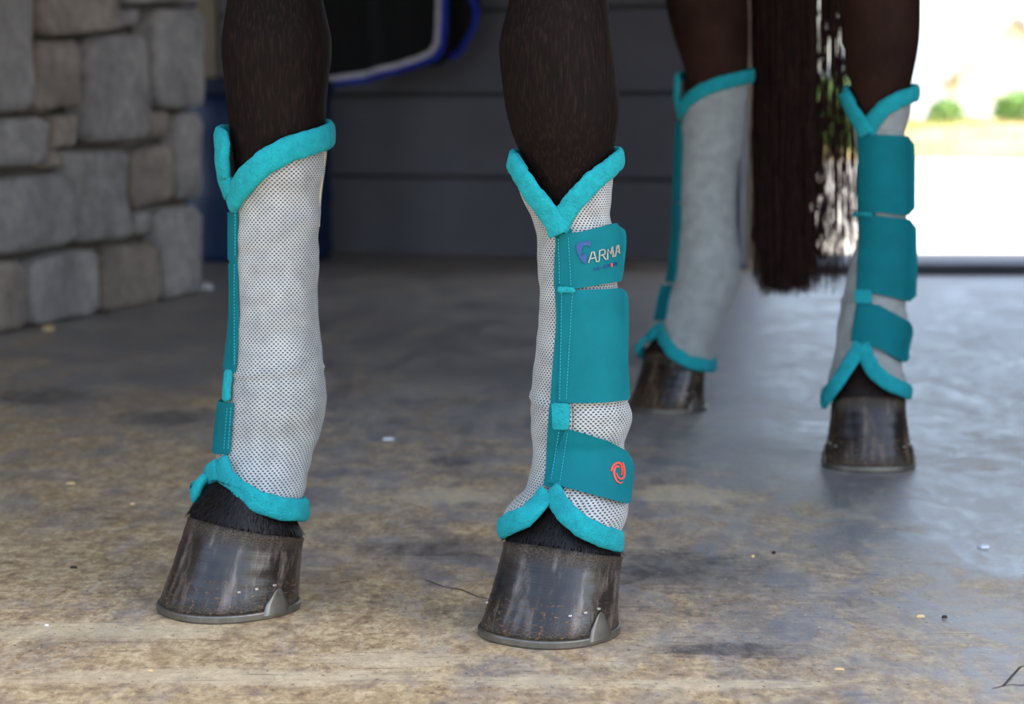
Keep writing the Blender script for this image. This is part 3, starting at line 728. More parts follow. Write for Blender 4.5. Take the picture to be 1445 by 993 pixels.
LEG = dict(
 FL=Prof(D_of('FL', .055), 385, [(-60,320,452),(0,321,456),(50,312,468),(75,312,469),(120,317,463),(180,323,459),(230,331,450),(300,337,441),(400,340,439),(500,338,444),(560,330,449),(620,326,434,1,-.004),(665,314,422,.95,-.008)]),
 FR=Prof(D_of('FR', .050), 815, [(-60,724,850),(0,718,858),(50,705,863),(65,703,866),(100,706,869),(150,712,876),(190,722,872),(215,734,864),(260,750,856),(320,766,854),(400,771,864),(500,768,870),(570,761,880),(620,763,870),(665,753,866,1,-.006)]),
 HR=Prof(D_of('HR', .060), 1245, [(-40,1180,1300),(0,1186,1299),(50,1188,1298),(100,1196,1290),(130,1202,1283),(180,1212,1274),(300,1218,1270),(400,1208,1268),(440,1196,1268),(480,1190,1262,1,-.012)]),
 HL=Prof(D_of('HL', .075), 1000, [(-40,936,1058),(0,938,1056),(50,950,1057),(100,966,1055),(150,968,1047),(250,968,1034),(320,966,1033),(390,955,1038),(430,945,1025,1,-.012),(460,938,1010,1,-.025)]))

# ---------------- hooves
def hoof_outline(d, ph, t):
    """point on the wall: ph 0 = toe, t 0 ground .. 1 coronet; local (fwd, side, up)"""
    L, W = d['L'], d['W']; cx = math.cos(ph); sx = math.sin(ph)
    x = L * .5 * (math.copysign(abs(cx) ** .92, cx)); y = W * .5 * math.copysign(abs(sx) ** .84, sx) * (1 + .05 * cx)
    if cx < 0: x *= .90
    H = d['Hh'] + (d['Ht'] - d['Hh']) * (cx * .5 + .5); k = (cx + 1) / 2
    flare = (1 - t) ** 1.25
    xt = x * .90 - d['ts'] * .5 + .004; 
    # toe slopes back by ts, heel by hs
    x2 = x - t * (d['ts'] * k ** 1.3 + d['hs'] * (1 - k)); y2 = y * (1 - d.get('ty', .11) * t - .02 * math.sin(math.pi * t))
    if t > .9: q = (t - .9) / .1; x2 *= 1 + .012 * q; y2 *= 1 + .02 * q
    return Vector((x2, y2, H * t))
SHOE = .0085
def hoof_world(d, p): return d['g'] + d['f'] * p.x + d['s'] * p.y + Vector((0, 0, SHOE + p.z))
horse_children = []
def build_hoof(k, mat, hind=False):
    d = HOOF[k]; n = 72; m_ = 22; v = []; uv = []; f = []
    for i in range(m_ + 1):
        t = i / m_
        for j in range(n + 1):
            ph = 2*math.pi*j/n - math.pi; q = hoof_outline(d, ph, t); gr = .00018 * math.sin(t * 38 + .6*math.sin(ph*2)) + .0006 * mnoise.noise(Vector((ph*3, t*6, 1)))
            q.x += gr * math.cos(ph); q.y += gr * math.sin(ph); v.append(hoof_world(d, q)); uv.append((ph / (2*math.pi) + .5, t))
    for i in range(m_):
        for j in range(n): a = i*(n+1)+j; f.append((a, a+1, a+n+2, a+n+1))
    # coronet lip turning inwards and sole
    b = len(v)
    for j in range(n + 1):
        ph = 2*math.pi*j/n - math.pi; q = hoof_outline(d, ph, 1.0); v.append(hoof_world(d, Vector((q.x*.8 - .2*d['ts']*.4, q.y*.8, q.z + .004)))); uv.append((j/n, 1.0))
    for j in range(n): a = m_*(n+1)+j; f.append((a, a+1, b+j+1, b+j))
    f.append(tuple(reversed([j for j in range(n)])))
    ho = mk('hoof', v, f, mat, None, True, uv); recalc(ho); horse_children.append(ho)
    # shoe: flat iron band, open between the heels
    rings = []; 
    for j in range(61):
        ph = math.radians(-158 + 316 * j / 60); q = hoof_outline(d, ph, 0); o1 = Vector((q.x, q.y, 0)).normalized() * .0025
        i1 = Vector((q.x, q.y, 0)) * .76
        a = Vector((q.x, q.y, 0)) + o1
        W_ = lambda p, z_: d['g'] + d['f']*p.x + d['s']*p.y + Vector((0, 0, z_))
        rings.append([W_(a*.995, 0.0), W_(a*1.004, .002), W_(a*1.004, SHOE-.0015), W_(a*.992, SHOE+.0004), W_(i1, SHOE+.0004), W_(i1, 0.0)])
    v, f = loft(rings); so = mk('horseshoe', v, f, M['iron'], ho, False); recalc(so); bevel(so, .0008, 1)
    # side clips and clinches
    for sg in (1, -1):
        pc = math.radians(d.get('pc', 80)) * sg; w_ = math.radians(12); v = []; f = []
        prof_ = [(0, 1.0), (.09, .86), (.18, .58), (.25, .36), (.30, .10)]
        for tt, ws in prof_:
            for kx in range(7):
                ph = pc + w_ * ws * (kx/3 - 1); q = hoof_outline(d, ph, tt); oo = Vector((q.x, q.y, 0)).normalized()
                for e_ in (.0002, .0036 * (1 - .5*tt/.30)): z_ = hoof_world(d, q + oo*e_ - Vector((0,0,.004 if tt == 0 else 0))); v.append(z_)
        R_ = 7
        for i in range(len(prof_)-1):
            for kx in range(R_-1):
                a = (i*R_+kx)*2; b = a + 2; c_ = a + R_*2; e_ = c_ + 2; f += [(a+1, b+1, e_+1, c_+1), (a, c_, e_, b)]
            a = (i*R_)*2; c_ = a+R_*2; f.append((a, a+1, c_+1, c_)); a = (i*R_+R_-1)*2; c_ = a+R_*2; f.append((a, c_, c_+1, a+1))
        a = ((len(prof_)-1)*R_)*2
        for kx in range(R_-1): f.append((a+2*kx, a+2*kx+1, a+2*kx+3, a+2*kx+2))
        co = mk('toe_clip', v, f, M['iron'], ho, True); recalc(co)
        for dg, tt in ((47, .28), (62, .31), (77, .34)):
            ph = math.radians(dg + (d.get('pc', 80) - 80) * .9) * sg; q = hoof_outline(d, ph, tt); oo = Vector((q.x, q.y, 0)).normalized(); c0 = hoof_world(d, q + oo*.0008)
            m = MB(); tang = d['f']*(-math.sin(ph)) + d['s']*math.cos(ph); M3 = Matrix((tang, d['f']*math.cos(ph)+d['s']*math.sin(ph), Vector((0,0,1)))).transposed()
            m.box(c0, (.0042, .003, .0026), M=M3); no = m.build('nail', M['nail'], ho); bevel(no, .0007, 1)
    return ho

# ---------------- the horse: body in one skin
bm_v = []; bm_f = []
def addl(rings, cap=(True, True)):
    v, f = loft(rings, cap=cap); b = len(bm_v); bm_v.extend(v); bm_f.extend([tuple(i+b for i in x) for x in f])
NR = 40
fore = (HOOF['FL']['g'] + HOOF['FR']['g']) / 2; hind = (HOOF['HL']['g'] + HOOF['HR']['g']) / 2
fore.z = hind.z = 0; ax = (fore - hind).normalized(); sd_ = Vector((0,0,1)).cross(ax)  # sd_ = horse's left
def coron(d, sc, dz, sh=0.0):
    r = []
    for j in range(NR):
        th = 2*math.pi*j/NR; dirw = Vector((math.sin(th), -math.cos(th), 0)); ph = math.atan2(dirw.dot(d['s']), dirw.dot(d['f']))
        q = hoof_outline(d, ph, 1.0); c0 = Vector((-d['ts']*.42, 0, 0)); q2 = Vector((c0.x + (q.x - c0.x)*sc + sh, q.y*sc, q.z + dz)); r.append(hoof_world(d, q2))
    return r
def legring(pf, h):
    al = math.atan2(pf.F.x, pf.F.y); return [pf.P(2*math.pi*j/NR + al, h) for j in range(NR)]
def ellipse(c, U, V, a, b): return [c + U*(a*math.sin(2*math.pi*j/NR)) - V*(b*math.cos(2*math.pi*j/NR)) for j in range(NR)]
X_, Y_ = Vector((1,0,0)), Vector((0,1,0))
PAST = {}
for k in ('FL', 'FR', 'HR', 'HL'):
    pf = LEG[k]; d = HOOF[k]; rings = [coron(d, .78, -.03), coron(d, .95, -.008), coron(d, 1.0, .006), coron(d, .87, .018, -.001), coron(d, .66, .040, -.008)]
    h0 = pf.hs[0]; PAST[k] = rings[2:] + [legring(pf, h0)]
    hs = [h0 + (pf.hs[-1] - h0) * i / 26 for i in range(27)]
    rings += [legring(pf, h) for h in hs]
    C, a, b = pf.at(pf.hs[-1]); c0 = Vector((C[0], C[1], pf.hs[-1]))
    left = 1 if k in ('FR', 'HR') else -1
    if k[0] == 'F':
        base_ = fore + ax * -.02 + sd_ * (.145 * left)
        for z_, aa, bb, t in ((.74, .055, .060, .2), (.84, .07, .078, .45), (.95, .085, .10, .75), (1.08, .09, .13, 1.0), (1.22, .085, .14, 1.0)):
            cc = c0.lerp(Vector((base_.x, base_.y, z_)), t); cc.z = z_; rings.append(ellipse(cc, sd_ * -1 * -1, -ax, aa, bb) if False else ellipse(cc, X_, Y_, aa, bb))
    else:
        base_ = hind + ax * -.02 + sd_ * (.15 * left)
        for z_, aa, bb, t, bk_ in ((.80, .052, .066, .1, -.03), (.90, .06, .08, .3, 0.02), (1.02, .08, .11, .6, .07), (1.15, .11, .16, .9, .08), (1.32, .13, .20, 1.0, .06)):
            cc = c0.lerp(Vector((base_.x, base_.y, z_)), t) + ax * bk_; cc.z = z_; rings.append(ellipse(cc, X_, Y_, aa, bb))
    addl(rings)
def along(s_, z_): p = hind + ax * s_; return Vector((p.x, p.y, z_))
BL = (fore - hind).length
tr = [] # trunk stations: along, centre height, half width, half height
for s_, zc, hw, hh in ((-.36, 1.42, .05, .10), (-.30, 1.40, .17, .22), (-.12, 1.36, .25, .30), (.10, 1.34, .27, .33), (.35, 1.31, .29, .33), (BL*.55, 1.28, .30, .33), (BL*.78, 1.27, .28, .35), (BL-.02, 1.28, .24, .37), (BL+.14, 1.27, .21, .29), (BL+.26, 1.27, .12, .18)):
    c = along(s_, zc); tr.append([c + sd_*(hw*math.sin(2*math.pi*j/NR)) + Vector((0,0,hh*math.cos(2*math.pi*j/NR))) for j in range(NR)])
addl(tr)
def limb(pts, flip=False):
    rings = []
    for i, (s_, z_, a, b) in enumerate(pts):
        c = along(s_, z_); s2, z2 = pts[min(i+1, len(pts)-1)][:2]; s1, z1 = pts[max(i-1, 0)][:2]; Tn = (ax*(s2-s1) + Vector((0,0,z2-z1))).normalized(); V = Tn.cross(sd_)
        rings.append([c + sd_*(a*math.sin(2*math.pi*j/NR)) + V*(b*math.cos(2*math.pi*j/NR)) for j in range(NR)])
    addl(rings)
limb([(BL-.12, 1.32, .14, .26), (BL+.12, 1.50, .10, .22), (BL+.32, 1.72, .08, .165), (BL+.47, 1.92, .07, .13), (BL+.52, 2.03, .06, .09)])
limb([(BL+.44, 2.06, .05, .06), (BL+.52, 1.99, .095, .125), (BL+.66, 1.85, .09, .12), (BL+.80, 1.68, .065, .085), (BL+.90, 1.56, .058, .068), (BL+.95, 1.49, .045, .045)])
for sg in (1, -1):
    c = along(BL+.46, 2.09) + sd_*.055*sg
    addl([[c + Vector((0,0,z_)) + sd_*(r*math.sin(2*math.pi*j/NR)) + ax*(r*.6*math.cos(2*math.pi*j/NR)) for j in range(NR)] for z_, r in ((-.04, .03), (.04, .034), (.1, .02), (.14, .004))])
tmp = mk('horse_raw', bm_v, bm_f, M['coat']); recalc(tmp)
rm = tmp.modifiers.new('r', 'REMESH'); rm.mode = 'VOXEL'; rm.voxel_size = .0065; rm.use_smooth_shade = True
sm = tmp.modifiers.new('s', 'SMOOTH'); sm.factor = .5; sm.iterations = 6
dg = bpy.context.evaluated_depsgraph_get(); me = bpy.data.meshes.new_from_object(tmp.evaluated_get(dg)); bpy.data.objects.remove(tmp)
me.name = 'horse'; me.polygons.foreach_set('use_smooth', [True]*len(me.polygons))
if not me.materials: me.materials.append(M['coat'])
horse = bpy.data.objects.new('horse', me); COL.objects.link(horse)
tag(horse, 'dark bay horse standing on the concrete floor, only its lower legs and tail in view', 'horse')
for k in ('FL', 'FR', 'HR', 'HL'): build_hoof(k, M['hoof'] if k[0] == 'F' else M['hoof_hind'])
# short coarse hair over the pasterns and coronets
for k in ('FL', 'FR', 'HR', 'HL'):
    rg_ = PAST[k]; rd = random.Random(ord(k[0]) + ord(k[1])); v = []; f = []; cnt = 9000 if k[0] == 'F' else 3500
    for q in range(cnt):
        sI = rd.uniform(0, 1) ** .8 * (len(rg_) - 1.001); i = int(sI); t = sI - i; jj = rd.uniform(0, NR); j = int(jj) % NR; s_ = jj - int(jj); j2 = (j+1) % NR
        p = (rg_[i][j]*(1-s_) + rg_[i][j2]*s_)*(1-t) + (rg_[i+1][j]*(1-s_) + rg_[i+1][j2]*s_)*t
        dn = (rg_[i][j] - rg_[i+1][j]).normalized(); tg = (rg_[i][j2] - rg_[i][j]).normalized(); nm = tg.cross(dn); cen = sum(rg_[i], Vector())/NR
        if nm.dot(p - cen) < 0: nm = -nm
        L = rd.uniform(.008, .017) if i > 0 else rd.uniform(.006, .012); wv = rd.uniform(.00025, .0005)
        p0 = p - nm*.001; d1 = (dn + tg*rd.uniform(-.3, .3) + nm*rd.uniform(.05, .3)).normalized(); p1 = p0 + d1*L*.55; p2 = p1 + (d1 + dn*.25 - nm*.12).normalized()*L*.45
        b = len(v); v += [p0 - tg*wv, p0 + tg*wv, p1 + tg*wv*.8, p1 - tg*wv*.8, p2]; f += [(b, b+1, b+2, b+3), (b+3, b+2, b+4)]
    o = mk('pastern_hair', v, f, M['hair']); o['kind'] = 'stuff'; horse_children.append(o)
# tail
Dt = HOOF['HL']['g'].y + .16; rd = random.Random(5)
dock = along(-.34, 1.45); v = []; f = []
for q in range(2200):
    dense = rd.random() < .90
    pxe = (rd.triangular(1062, 1156, 1100) if rd.random() < .55 else rd.uniform(1064, 1149)) if dense else rd.uniform(1145, 1212)
    pye = 415 - abs(rd.gauss(0, 1)) * (26 if dense else 45) + rd.uniform(-8, 6); pye = max(200, pye)
    if pxe < 1075 or pxe > 1195: pye -= rd.uniform(0, 60)
    dep = rd.gauss(0, .022); tip = at_y(pxe + rd.gauss(0, 4), pye, Dt + dep); mid = at_y(pxe + rd.gauss(0, 3), -40, Dt + dep*1.2)
    root = dock + sd_*rd.gauss(0, .02) + Vector((0, 0, rd.uniform(-.15, 0))); pts = []; ph1, ph2 = rd.uniform(0, 6), rd.uniform(0, 6); am = rd.uniform(.001, .005)
    for i in range(15):
        t = i / 14
        if t < .3: p = root.lerp(mid, math.sin(t/.3*math.pi/2) if True else t); p.z = root.z + (mid.z - root.z)*(t/.3)
        else: p = mid.lerp(tip, (t-.3)/.7)
        p.x += am*math.sin(ph1 + t*9); p.y += am*math.sin(ph2 + t*8); pts.append(p)
    r0 = rd.uniform(.0006, .0013)
    b = len(v)
    for i, p in enumerate(pts):
        r = r0 * (1 - .5*i/14)
        for a in (0, 2.1, 4.2): v.append((p.x + r*math.cos(a+ph1), p.y + r*math.sin(a+ph1), p.z))
    for i in range(14):
        for a in range(3): f.append((b+3*i+a, b+3*i+(a+1) % 3, b+3*i+3+(a+1) % 3, b+3*i+3+a))
o = mk('tail', v, f, M['tail'], None, True); o['kind'] = 'stuff'; horse_children.append(o)
for c in horse_children: c.parent = horse

# ================================================================ BOOTS
def rnd(seq): return seq
def fin(e): return e
# ---- image-right foreleg: straps face the camera
pf = BOOT['FR']; e = empty('fly_boot', HOOF['FR']['g'] * 1.0); e.location.z = .09
def rebase(e):
    inv = Matrix.Translation(-e.location)
    for ch in e.children:
        ch.data.transform(inv)
        for g in ch.children: g.data.transform(inv)
tag(e, 'grey mesh fly boot with three teal straps, silver lettering on the top one', 'fly boot', 'fly boots')
def ring_edge(pf, right, left, backs):
    """right: px from seam to right outline; left: px from left outline back to seam; backs: (deg, h)"""
    R_ = clampr(pf, right); L_ = clampr(pf, left); seq = R_ + [T(dg_, h) for dg_, h in backs] + [(t + 2*math.pi, h, x) for t, h, x in L_]
    return seq
topR = [(797,312),(812,290),(832,264),(852,244),(866,229)]; topL = [(731,232),(745,256),(762,280),(780,304),(797,312)]
hR = pf.px(866, 229)[1]
top = ring_edge(pf, topR, topL, [(120, hR+.0), (180, hR-.02), (240, hR)])
botR = [(779,690),(792,712),(812,732),(842,750),(876,760)]; botL = [(711,738),(738,726),(758,706),(775,690)]
hB = pf.px(876, 758)[1]
bot = ring_edge(pf, botR, botL, [(125, hB-.004), (180, hB+.004), (235, hB+.006)])
sleeve(pf, top, bot, 'mesh_sleeve', e, folds=((pf.px(760, 563)[1], .0022, .004), (pf.px(760, 571)[1], -.0016, .003)))
# trims
tR = clampr(pf, [(789,322),(797,302),(812,281),(834,256),(856,238),(870,225)])
sweep(pf, tR + [T(118, hR+.004), T(150, hR-.008), T(180, hR-.016), T(215, hR-.004), T(245, hR+.002)] + [(t+2*math.pi, h, x) for t, h, x in clampr(pf, [(731,230),(740,246)])], .0220, .0100, .003, 'top_trim', M['fleece'], e)
sweep(pf, clampr(pf, [(731,228),(742,248),(757,272),(775,296),(787,316),(793,330)]), .0220, .0105, .0065, 'top_trim_overlap', M['fleece'], e, step=50)
bR = clampr(pf, [(780,692),(788,708),(800,724),(820,742),(848,756),(871,763)])
sweep(pf, bR + [T(125, hB-.008), T(180, hB+.002), T(235, hB+.002)] + [(t+2*math.pi, h, x) for t, h, x in clampr(pf, [(711,745),(722,738),(744,728),(762,710),(776,694)])], .0225, .0095, .002, 'bottom_trim', M['fleece'], e)
# rolled mesh lip above the left of the hem
# front binding under the straps
patch(pf, clampr(pf, [(783,318),(806,322)]), clampr(pf, [(784,404),(812,404)]), .0012, .0022, 'front_binding', M['strap'], e, nu=6, nv=20)
patch(pf, clampr(pf, [(785,404),(812,404)]), clampr(pf, [(779,572),(803,572)]), .0012, .0022, 'front_binding', M['strap'], e, nu=6, nv=30)
patch(pf, clampr(pf, [(778,570),(802,572)]), clampr(pf, [(770,684),(796,690)]), .0012, .0022, 'front_binding', M['strap'], e, nu=6, nv=24)
# straps
st1 = patch(pf, clampr(pf, [(788,330),(815,328),(846,321),(879,312)], .006), clampr(pf, [(790,407),(815,407),(845,402),(879,396)], .006), .0035, .0025, 'strap', M['strap'], e, rr=.009, nu=40)
st2 = patch(pf, clampr(pf, [(789,409),(820,409),(852,408),(884,406)], .006), clampr(pf, [(787,567),(815,569),(850,568),(891,564)], .006), .0035, .0025, 'strap', M['strap'], e, rr=.010, nu=40, nv=26, wav=.0006)
st3 = patch(pf, clampr(pf, [(798,605),(825,612),(858,622),(892,640)], .006), clampr(pf, [(772,680),(805,689),(845,700),(892,712)], .006), .0035, .0025, 'strap', M['strap'], e, rr=.011, nu=40, nv=18)
# fleece tabs between the straps
sweep(pf, clampr(pf, [(791,409),(801,408),(813,409)]), .0065, .005, .007, 'fleece_tab', M['fleece'], e, step=16, taper=True)
patch(pf, clampr(pf, [(784,567),(806,568)]), clampr(pf, [(785,604),(804,605)]), .005, .0035, 'fleece_tab', M['fleece'], e, nu=10, nv=12, rr=.002, rl=.002)
stitches(pf, [[(788,336),(790,404)], [(802,334),(806,404)], [(793,412),(790,565)], [(808,412),(799,565)], [(789,608),(778,676)], [(801,610),(790,682)]], .0063, e)
# print on the top strap (strokes picked on the strap)
def cvt(seq): return [(812 + (780 + x/7.642 - 812)*.95, 290 + y/7.642) for x, y in seq]
OFFS = .0065
shield = cvt([(248,430),(280,405),(310,388),(350,381),(395,386),(420,398),(418,425),(421,452),(402,440),(385,428),(350,428),(325,440),(318,470),(318,510),(302,545),(330,530),(345,515),(365,525),(375,570),(368,600),(358,632),(325,605),(290,560),(265,505)])
o = polyfill(pf, shield, OFFS, .0006, 'shield_emblem', M['blue_print'], st1)
ribbon(pf, [cvt([(391,618),(408,568),(430,502),(452,498),(466,548),(482,602),(512,600)]), cvt([(408,572),(470,562)]),
            cvt([(510,602),(514,540),(518,484),(560,472),(578,488),(574,522),(528,540)]), cvt([(552,534),(584,580),(606,576),(606,520),(610,474),(640,520),(664,442),(668,500),(668,552),(692,546),(704,490),(716,430),(726,426),(733,470),(742,518)]), cvt([(698,500),(734,494)])],
       1.65, OFFS, .0007, 'lettering', M['silver'], st1)
# small second line: AIR MOTION (the I in red)
def glyph(ch, x, y, w_, h, sk=.2):
    G = {'A': [[(0,0),(.5,1),(1,0)], [(.2,.35),(.8,.35)]], 'I': [[(.5,0),(.5,1)]], 'R': [[(0,0),(0,1),(.8,1),(.9,.7),(.7,.5),(0,.5)], [(.4,.5),(1,0)]],
         'M': [[(0,0),(0,1),(.5,.4),(1,1),(1,0)]], 'O': [[(.5,0),(.1,.2),(0,.5),(.1,.8),(.5,1),(.9,.8),(1,.5),(.9,.2),(.5,0)]], 'T': [[(0,1),(1,1)], [(.5,1),(.5,0)]], 'N': [[(0,0),(0,1),(1,0),(1,1)]]}
    return [[(x + (a + sk*b)*w_, y - b*h - (x + a*w_ - 838)*0 ) for a, b in ln_] for ln_ in G[ch]]
ls = []; lr = []
def slope(x): return 382.2 - (x - 838) * .27
x = 838.0
for ch in 'AIR': ls += glyph(ch, x, slope(x), 2.4 if ch != 'I' else 1.2, 4.4); x += 4.1 if ch != 'I' else 2.4
x = 852.5
for i, ch in enumerate('MOTION'):
    g = glyph(ch, x, slope(x), 2.1 if ch != 'I' else 1.2, 4.2)
    if i == 3: lr += [([(x+1.0, slope(x)+.2), (x+1.2, slope(x)-4.6)], 1.9)]
    else: ls += g
    x += 3.1 if ch != 'I' else 2.9
ribbon(pf, ls, .75, OFFS, .0005, 'small_lettering', M['blue_print'], st1)
ribbon(pf, lr, 1.8, OFFS, .0007, 'red_letter', M['red_print'], st1)
# swirl emblem on the lowest strap
def sw_(seq): return [(820 + x/11.03, 620 + y/11.03) for x, y in seq]
tp = lambda t: 2.5 * (.45 + .55*math.sin(math.pi*min(1, .15 + t*.95)))
ribbon(pf, [sw_([(468,492),(478,440),(505,395),(545,365),(585,360),(615,385),(630,430),(635,480),(630,520),(618,545)]),
            sw_([(642,356),(655,400),(665,460),(668,530),(660,580),(635,610),(605,610),(575,590),(555,555),(545,520)]),
            sw_([(590,425),(560,415),(530,430),(510,465),(508,520),(520,580),(545,635),(580,668),(610,675),(642,660)])], tp, OFFS, .0007, 'swirl_emblem', M['red_print'], st3)
rebase(e)

# ---- image-left foreleg: fastening on its outer side
pf = BOOT['FL']; e = empty('fly_boot', HOOF['FL']['g'] * 1.0); e.location.z = .09
tag(e, 'grey mesh fly boot with teal trim on the left foreleg, nearest the stone wall', 'fly boot', 'fly boots')
topR = [(332,292),(345,266),(366,240),(395,220),(430,207),(458,200)]
hR = pf.px(458, 200)[1]; topLb = [(313,205),(312,232),(318,262),(332,292)]
top = ring_edge(pf, topR, topLb, [(120, hR+.004), (180, hR-.02), (235, hR)])
botR = [(322,650),(326,668),(345,692),(375,708),(426,718)]; hB = pf.px(424, 718)[1]
bot = ring_edge(pf, botR, [(288,692),(298,668),(318,650)], [(125, hB-.004), (180, hB+.006), (235, hB+.018)])
sleeve(pf, top, bot, 'mesh_sleeve', e, folds=((pf.px(380, 527)[1], .0020, .0035), (pf.px(380, 534)[1], -.0014, .003)))
sweep(pf, clampr(pf, [(331,285),(338,270),(352,250),(374,229),(405,211),(436,201),(460,192)]) + [T(118, hR+.010), T(180, hR-.012), T(235, hR+.004)] + [(t+2*math.pi, h, x) for t, h, x in clampr(pf, [(318,200),(317,225),(320,250),(330,276)])], .0275, .0125, .003, 'top_trim', M['fleece'], e)
sweep(pf, clampr(pf, [(319,652),(324,672),(340,692),(362,706),(392,716),(419,719)]) + [T(125, hB-.004), T(180, hB+.004), T(235, hB+.014)] + [(t+2*math.pi, h, x) for t, h, x in clampr(pf, [(283,694),(290,682),(302,670),(316,662)])], .0245, .0115, .006, 'bottom_trim', M['fleece'], e)
# narrow binding seen edge on, then straps round the outer side
patch(pf, clampr(pf, [(328,286),(336,286)]), clampr(pf, [(328,368),(336,368)]), .001, .003, 'front_binding', M['strap'], e, nu=6, nv=16)
patch(pf, clampr(pf, [(329,366),(336,366)]), clampr(pf, [(324,525),(334,525)]), .001, .003, 'front_binding', M['strap'], e, nu=6, nv=26)
patch(pf, clampr(pf, [(313,566),(331,568)]), clampr(pf, [(307,640),(326,640)]), .001, .0035, 'front_binding', M['strap'], e, nu=8, nv=16)
def side_strap(y0, y1, x, ta, tb, dz=0.0, x1=None):
    a = pf.px(x, y0); b = pf.px(x1 or x, y1)
    patch(pf, [a, T(ta, a[1]), T(tb, a[1]+dz)], [b, T(ta, b[1]), T(tb, b[1]+dz)], .003, .003, 'strap', M['strap'], e, rr=.01, nu=30)
side_strap(300, 366, 329, -95, -190); side_strap(372, 522, 330, -95, -190); side_strap(570, 640, 316, -95, -185, .01, 310)
sweep(pf, clampr(pf, [(328,520),(325,545),(324,566)]), .0135, .008, .004, 'fleece_tab', M['fleece'], e, step=30, taper=True)
stitches(pf, [[(332,292),(332,362)], [(331,372),(331,516)], [(321,574),(316,636)], [(326,574),(322,636)]], .0046, e)
# beige back seam
s1 = pf.px(453, 215)[1]; s2 = pf.px(448, 320)[1]
patch(pf, [T(76, s1), T(96, s1)], [T(76, s2), T(96, s2)], -.0008, .0016, 'back_seam', M['beige'], e, nu=4, nv=20)
rebase(e)

# ---- image-right hind leg
pf = BOOT['HR']; e = empty('fly_boot', HOOF['HR']['g'] * 1.0); e.location.z = .09
tag(e, 'fly boot with three unmarked teal straps on the hind leg right of the tail', 'fly boot', 'fly boots')
hR = pf.px(1288, 135)[1]; hB = pf.px(1279, 553)[1]
top = ring_edge(pf, [(1230,190),(1240,170),(1258,150),(1284,138)], [(1198,140),(1208,158),(1222,182),(1230,192)], [(120, hR), (180, hR-.02), (240, hR)])
bot = ring_edge(pf, [(1217,490),(1226,515),(1248,538),(1278,550)], [(1168,562),(1180,545),(1198,518),(1214,490)], [(125, hB), (180, hB+.004), (235, hB)])
sleeve(pf, top, bot, 'mesh_sleeve', e, n=96, m_=70, folds=((pf.px(1190, 425)[1], .002, .005),))
sweep(pf, clampr(pf, [(1226,186),(1233,170),(1248,152),(1268,140),(1290,132)]) + [T(120, hR+.006), T(180, hR-.015), T(240, hR+.004)] + [(t+2*math.pi, h, x) for t, h, x in clampr(pf, [(1197,136),(1204,150)])], .025, .0115, .003, 'top_trim', M['fleece'], e)
sweep(pf, clampr(pf, [(1194,132),(1204,150),(1216,170),(1226,190)]), .025, .0115, .0065, 'top_trim_overlap', M['fleece'], e, step=40)
sweep(pf, clampr(pf, [(1219,484),(1222,502),(1232,522),(1252,540),(1279,552)]) + [T(125, hB-.003), T(180, hB+.002), T(235, hB-.004)] + [(t+2*math.pi, h, x) for t, h, x in clampr(pf, [(1166,566),(1176,550),(1192,526),(1208,500),(1216,484)])], .024, .011, .003, 'bottom_trim', M['fleece'], e)
patch(pf, clampr(pf, [(1212,188),(1234,190)]), clampr(pf, [(1212,302),(1234,302)]), .001, .003, 'front_binding', M['strap'], e, nu=6, nv=16)
patch(pf, clampr(pf, [(1213,302),(1234,302)]), clampr(pf, [(1210,425),(1230,425)]), .001, .003, 'front_binding', M['strap'], e, nu=6, nv=16)
patch(pf, clampr(pf, [(1211,424),(1231,424)]), clampr(pf, [(1202,480),(1222,484)]), .001, .003, 'front_binding', M['strap'], e, nu=6, nv=12)
patch(pf, clampr(pf, [(1216,190),(1240,190),(1284,192)]), clampr(pf, [(1216,300),(1240,300),(1285,305)]), .0045, .003, 'strap', M['strap'], e, rr=.012)
patch(pf, clampr(pf, [(1216,304),(1240,304),(1287,310)]), clampr(pf, [(1214,410),(1240,415),(1287,428)]), .0045, .003, 'strap', M['strap'], e, rr=.012)
patch(pf, clampr(pf, [(1216,426),(1240,430),(1284,458)]), clampr(pf, [(1204,478),(1235,489),(1280,518)]), .0045, .003, 'strap', M['strap'], e, rr=.014)
patch(pf, clampr(pf, [(1211,408),(1231,408)]), clampr(pf, [(1211,427),(1231,427)]), .007, .004, 'fleece_tab', M['fleece'], e, nu=8, nv=6, rr=.003, rl=.003)
sweep(pf, clampr(pf, [(1211,303),(1222,302),(1234,303)]), .006, .005, .0085, 'fleece_tab', M['fleece'], e, step=12, taper=True)
rebase(e)

# ---- image-left hind leg
pf = BOOT['HL']; e = empty('fly_boot', HOOF['HL']['g'] * 1.0); e.location.z = .09
tag(e, 'tall grey mesh fly boot on the hind leg just left of the tail', 'fly boot', 'fly boots')
hR = pf.px(1058, 112)[1]; hB = pf.px(1003, 512)[1]
top = ring_edge(pf, [(963,168),(975,146),(998,128),(1030,118),(1056,112)], [(957,120),(957,145),(960,166)], [(120, hR), (180, hR-.02), (235, hR)])
bot = ring_edge(pf, [(933,462),(945,488),(968,506),(1002,514)], [(903,488),(915,475),(930,462)], [(125, hB), (180, hB+.004), (235, hB+.01)])
sleeve(pf, top, bot, 'mesh_sleeve', e, n=96, m_=70, folds=((pf.px(1000, 398)[1], .002, .005),))
sweep(pf, clampr(pf, [(961,162),(970,144),(990,128),(1018,117),(1058,107)]) + [T(120, hR+.008), T(180, hR-.012), T(235, hR+.004)] + [(t+2*math.pi, h, x) for t, h, x in clampr(pf, [(958,116),(957,136),(960,156)])], .025, .0115, .003, 'top_trim', M['fleece'], e)
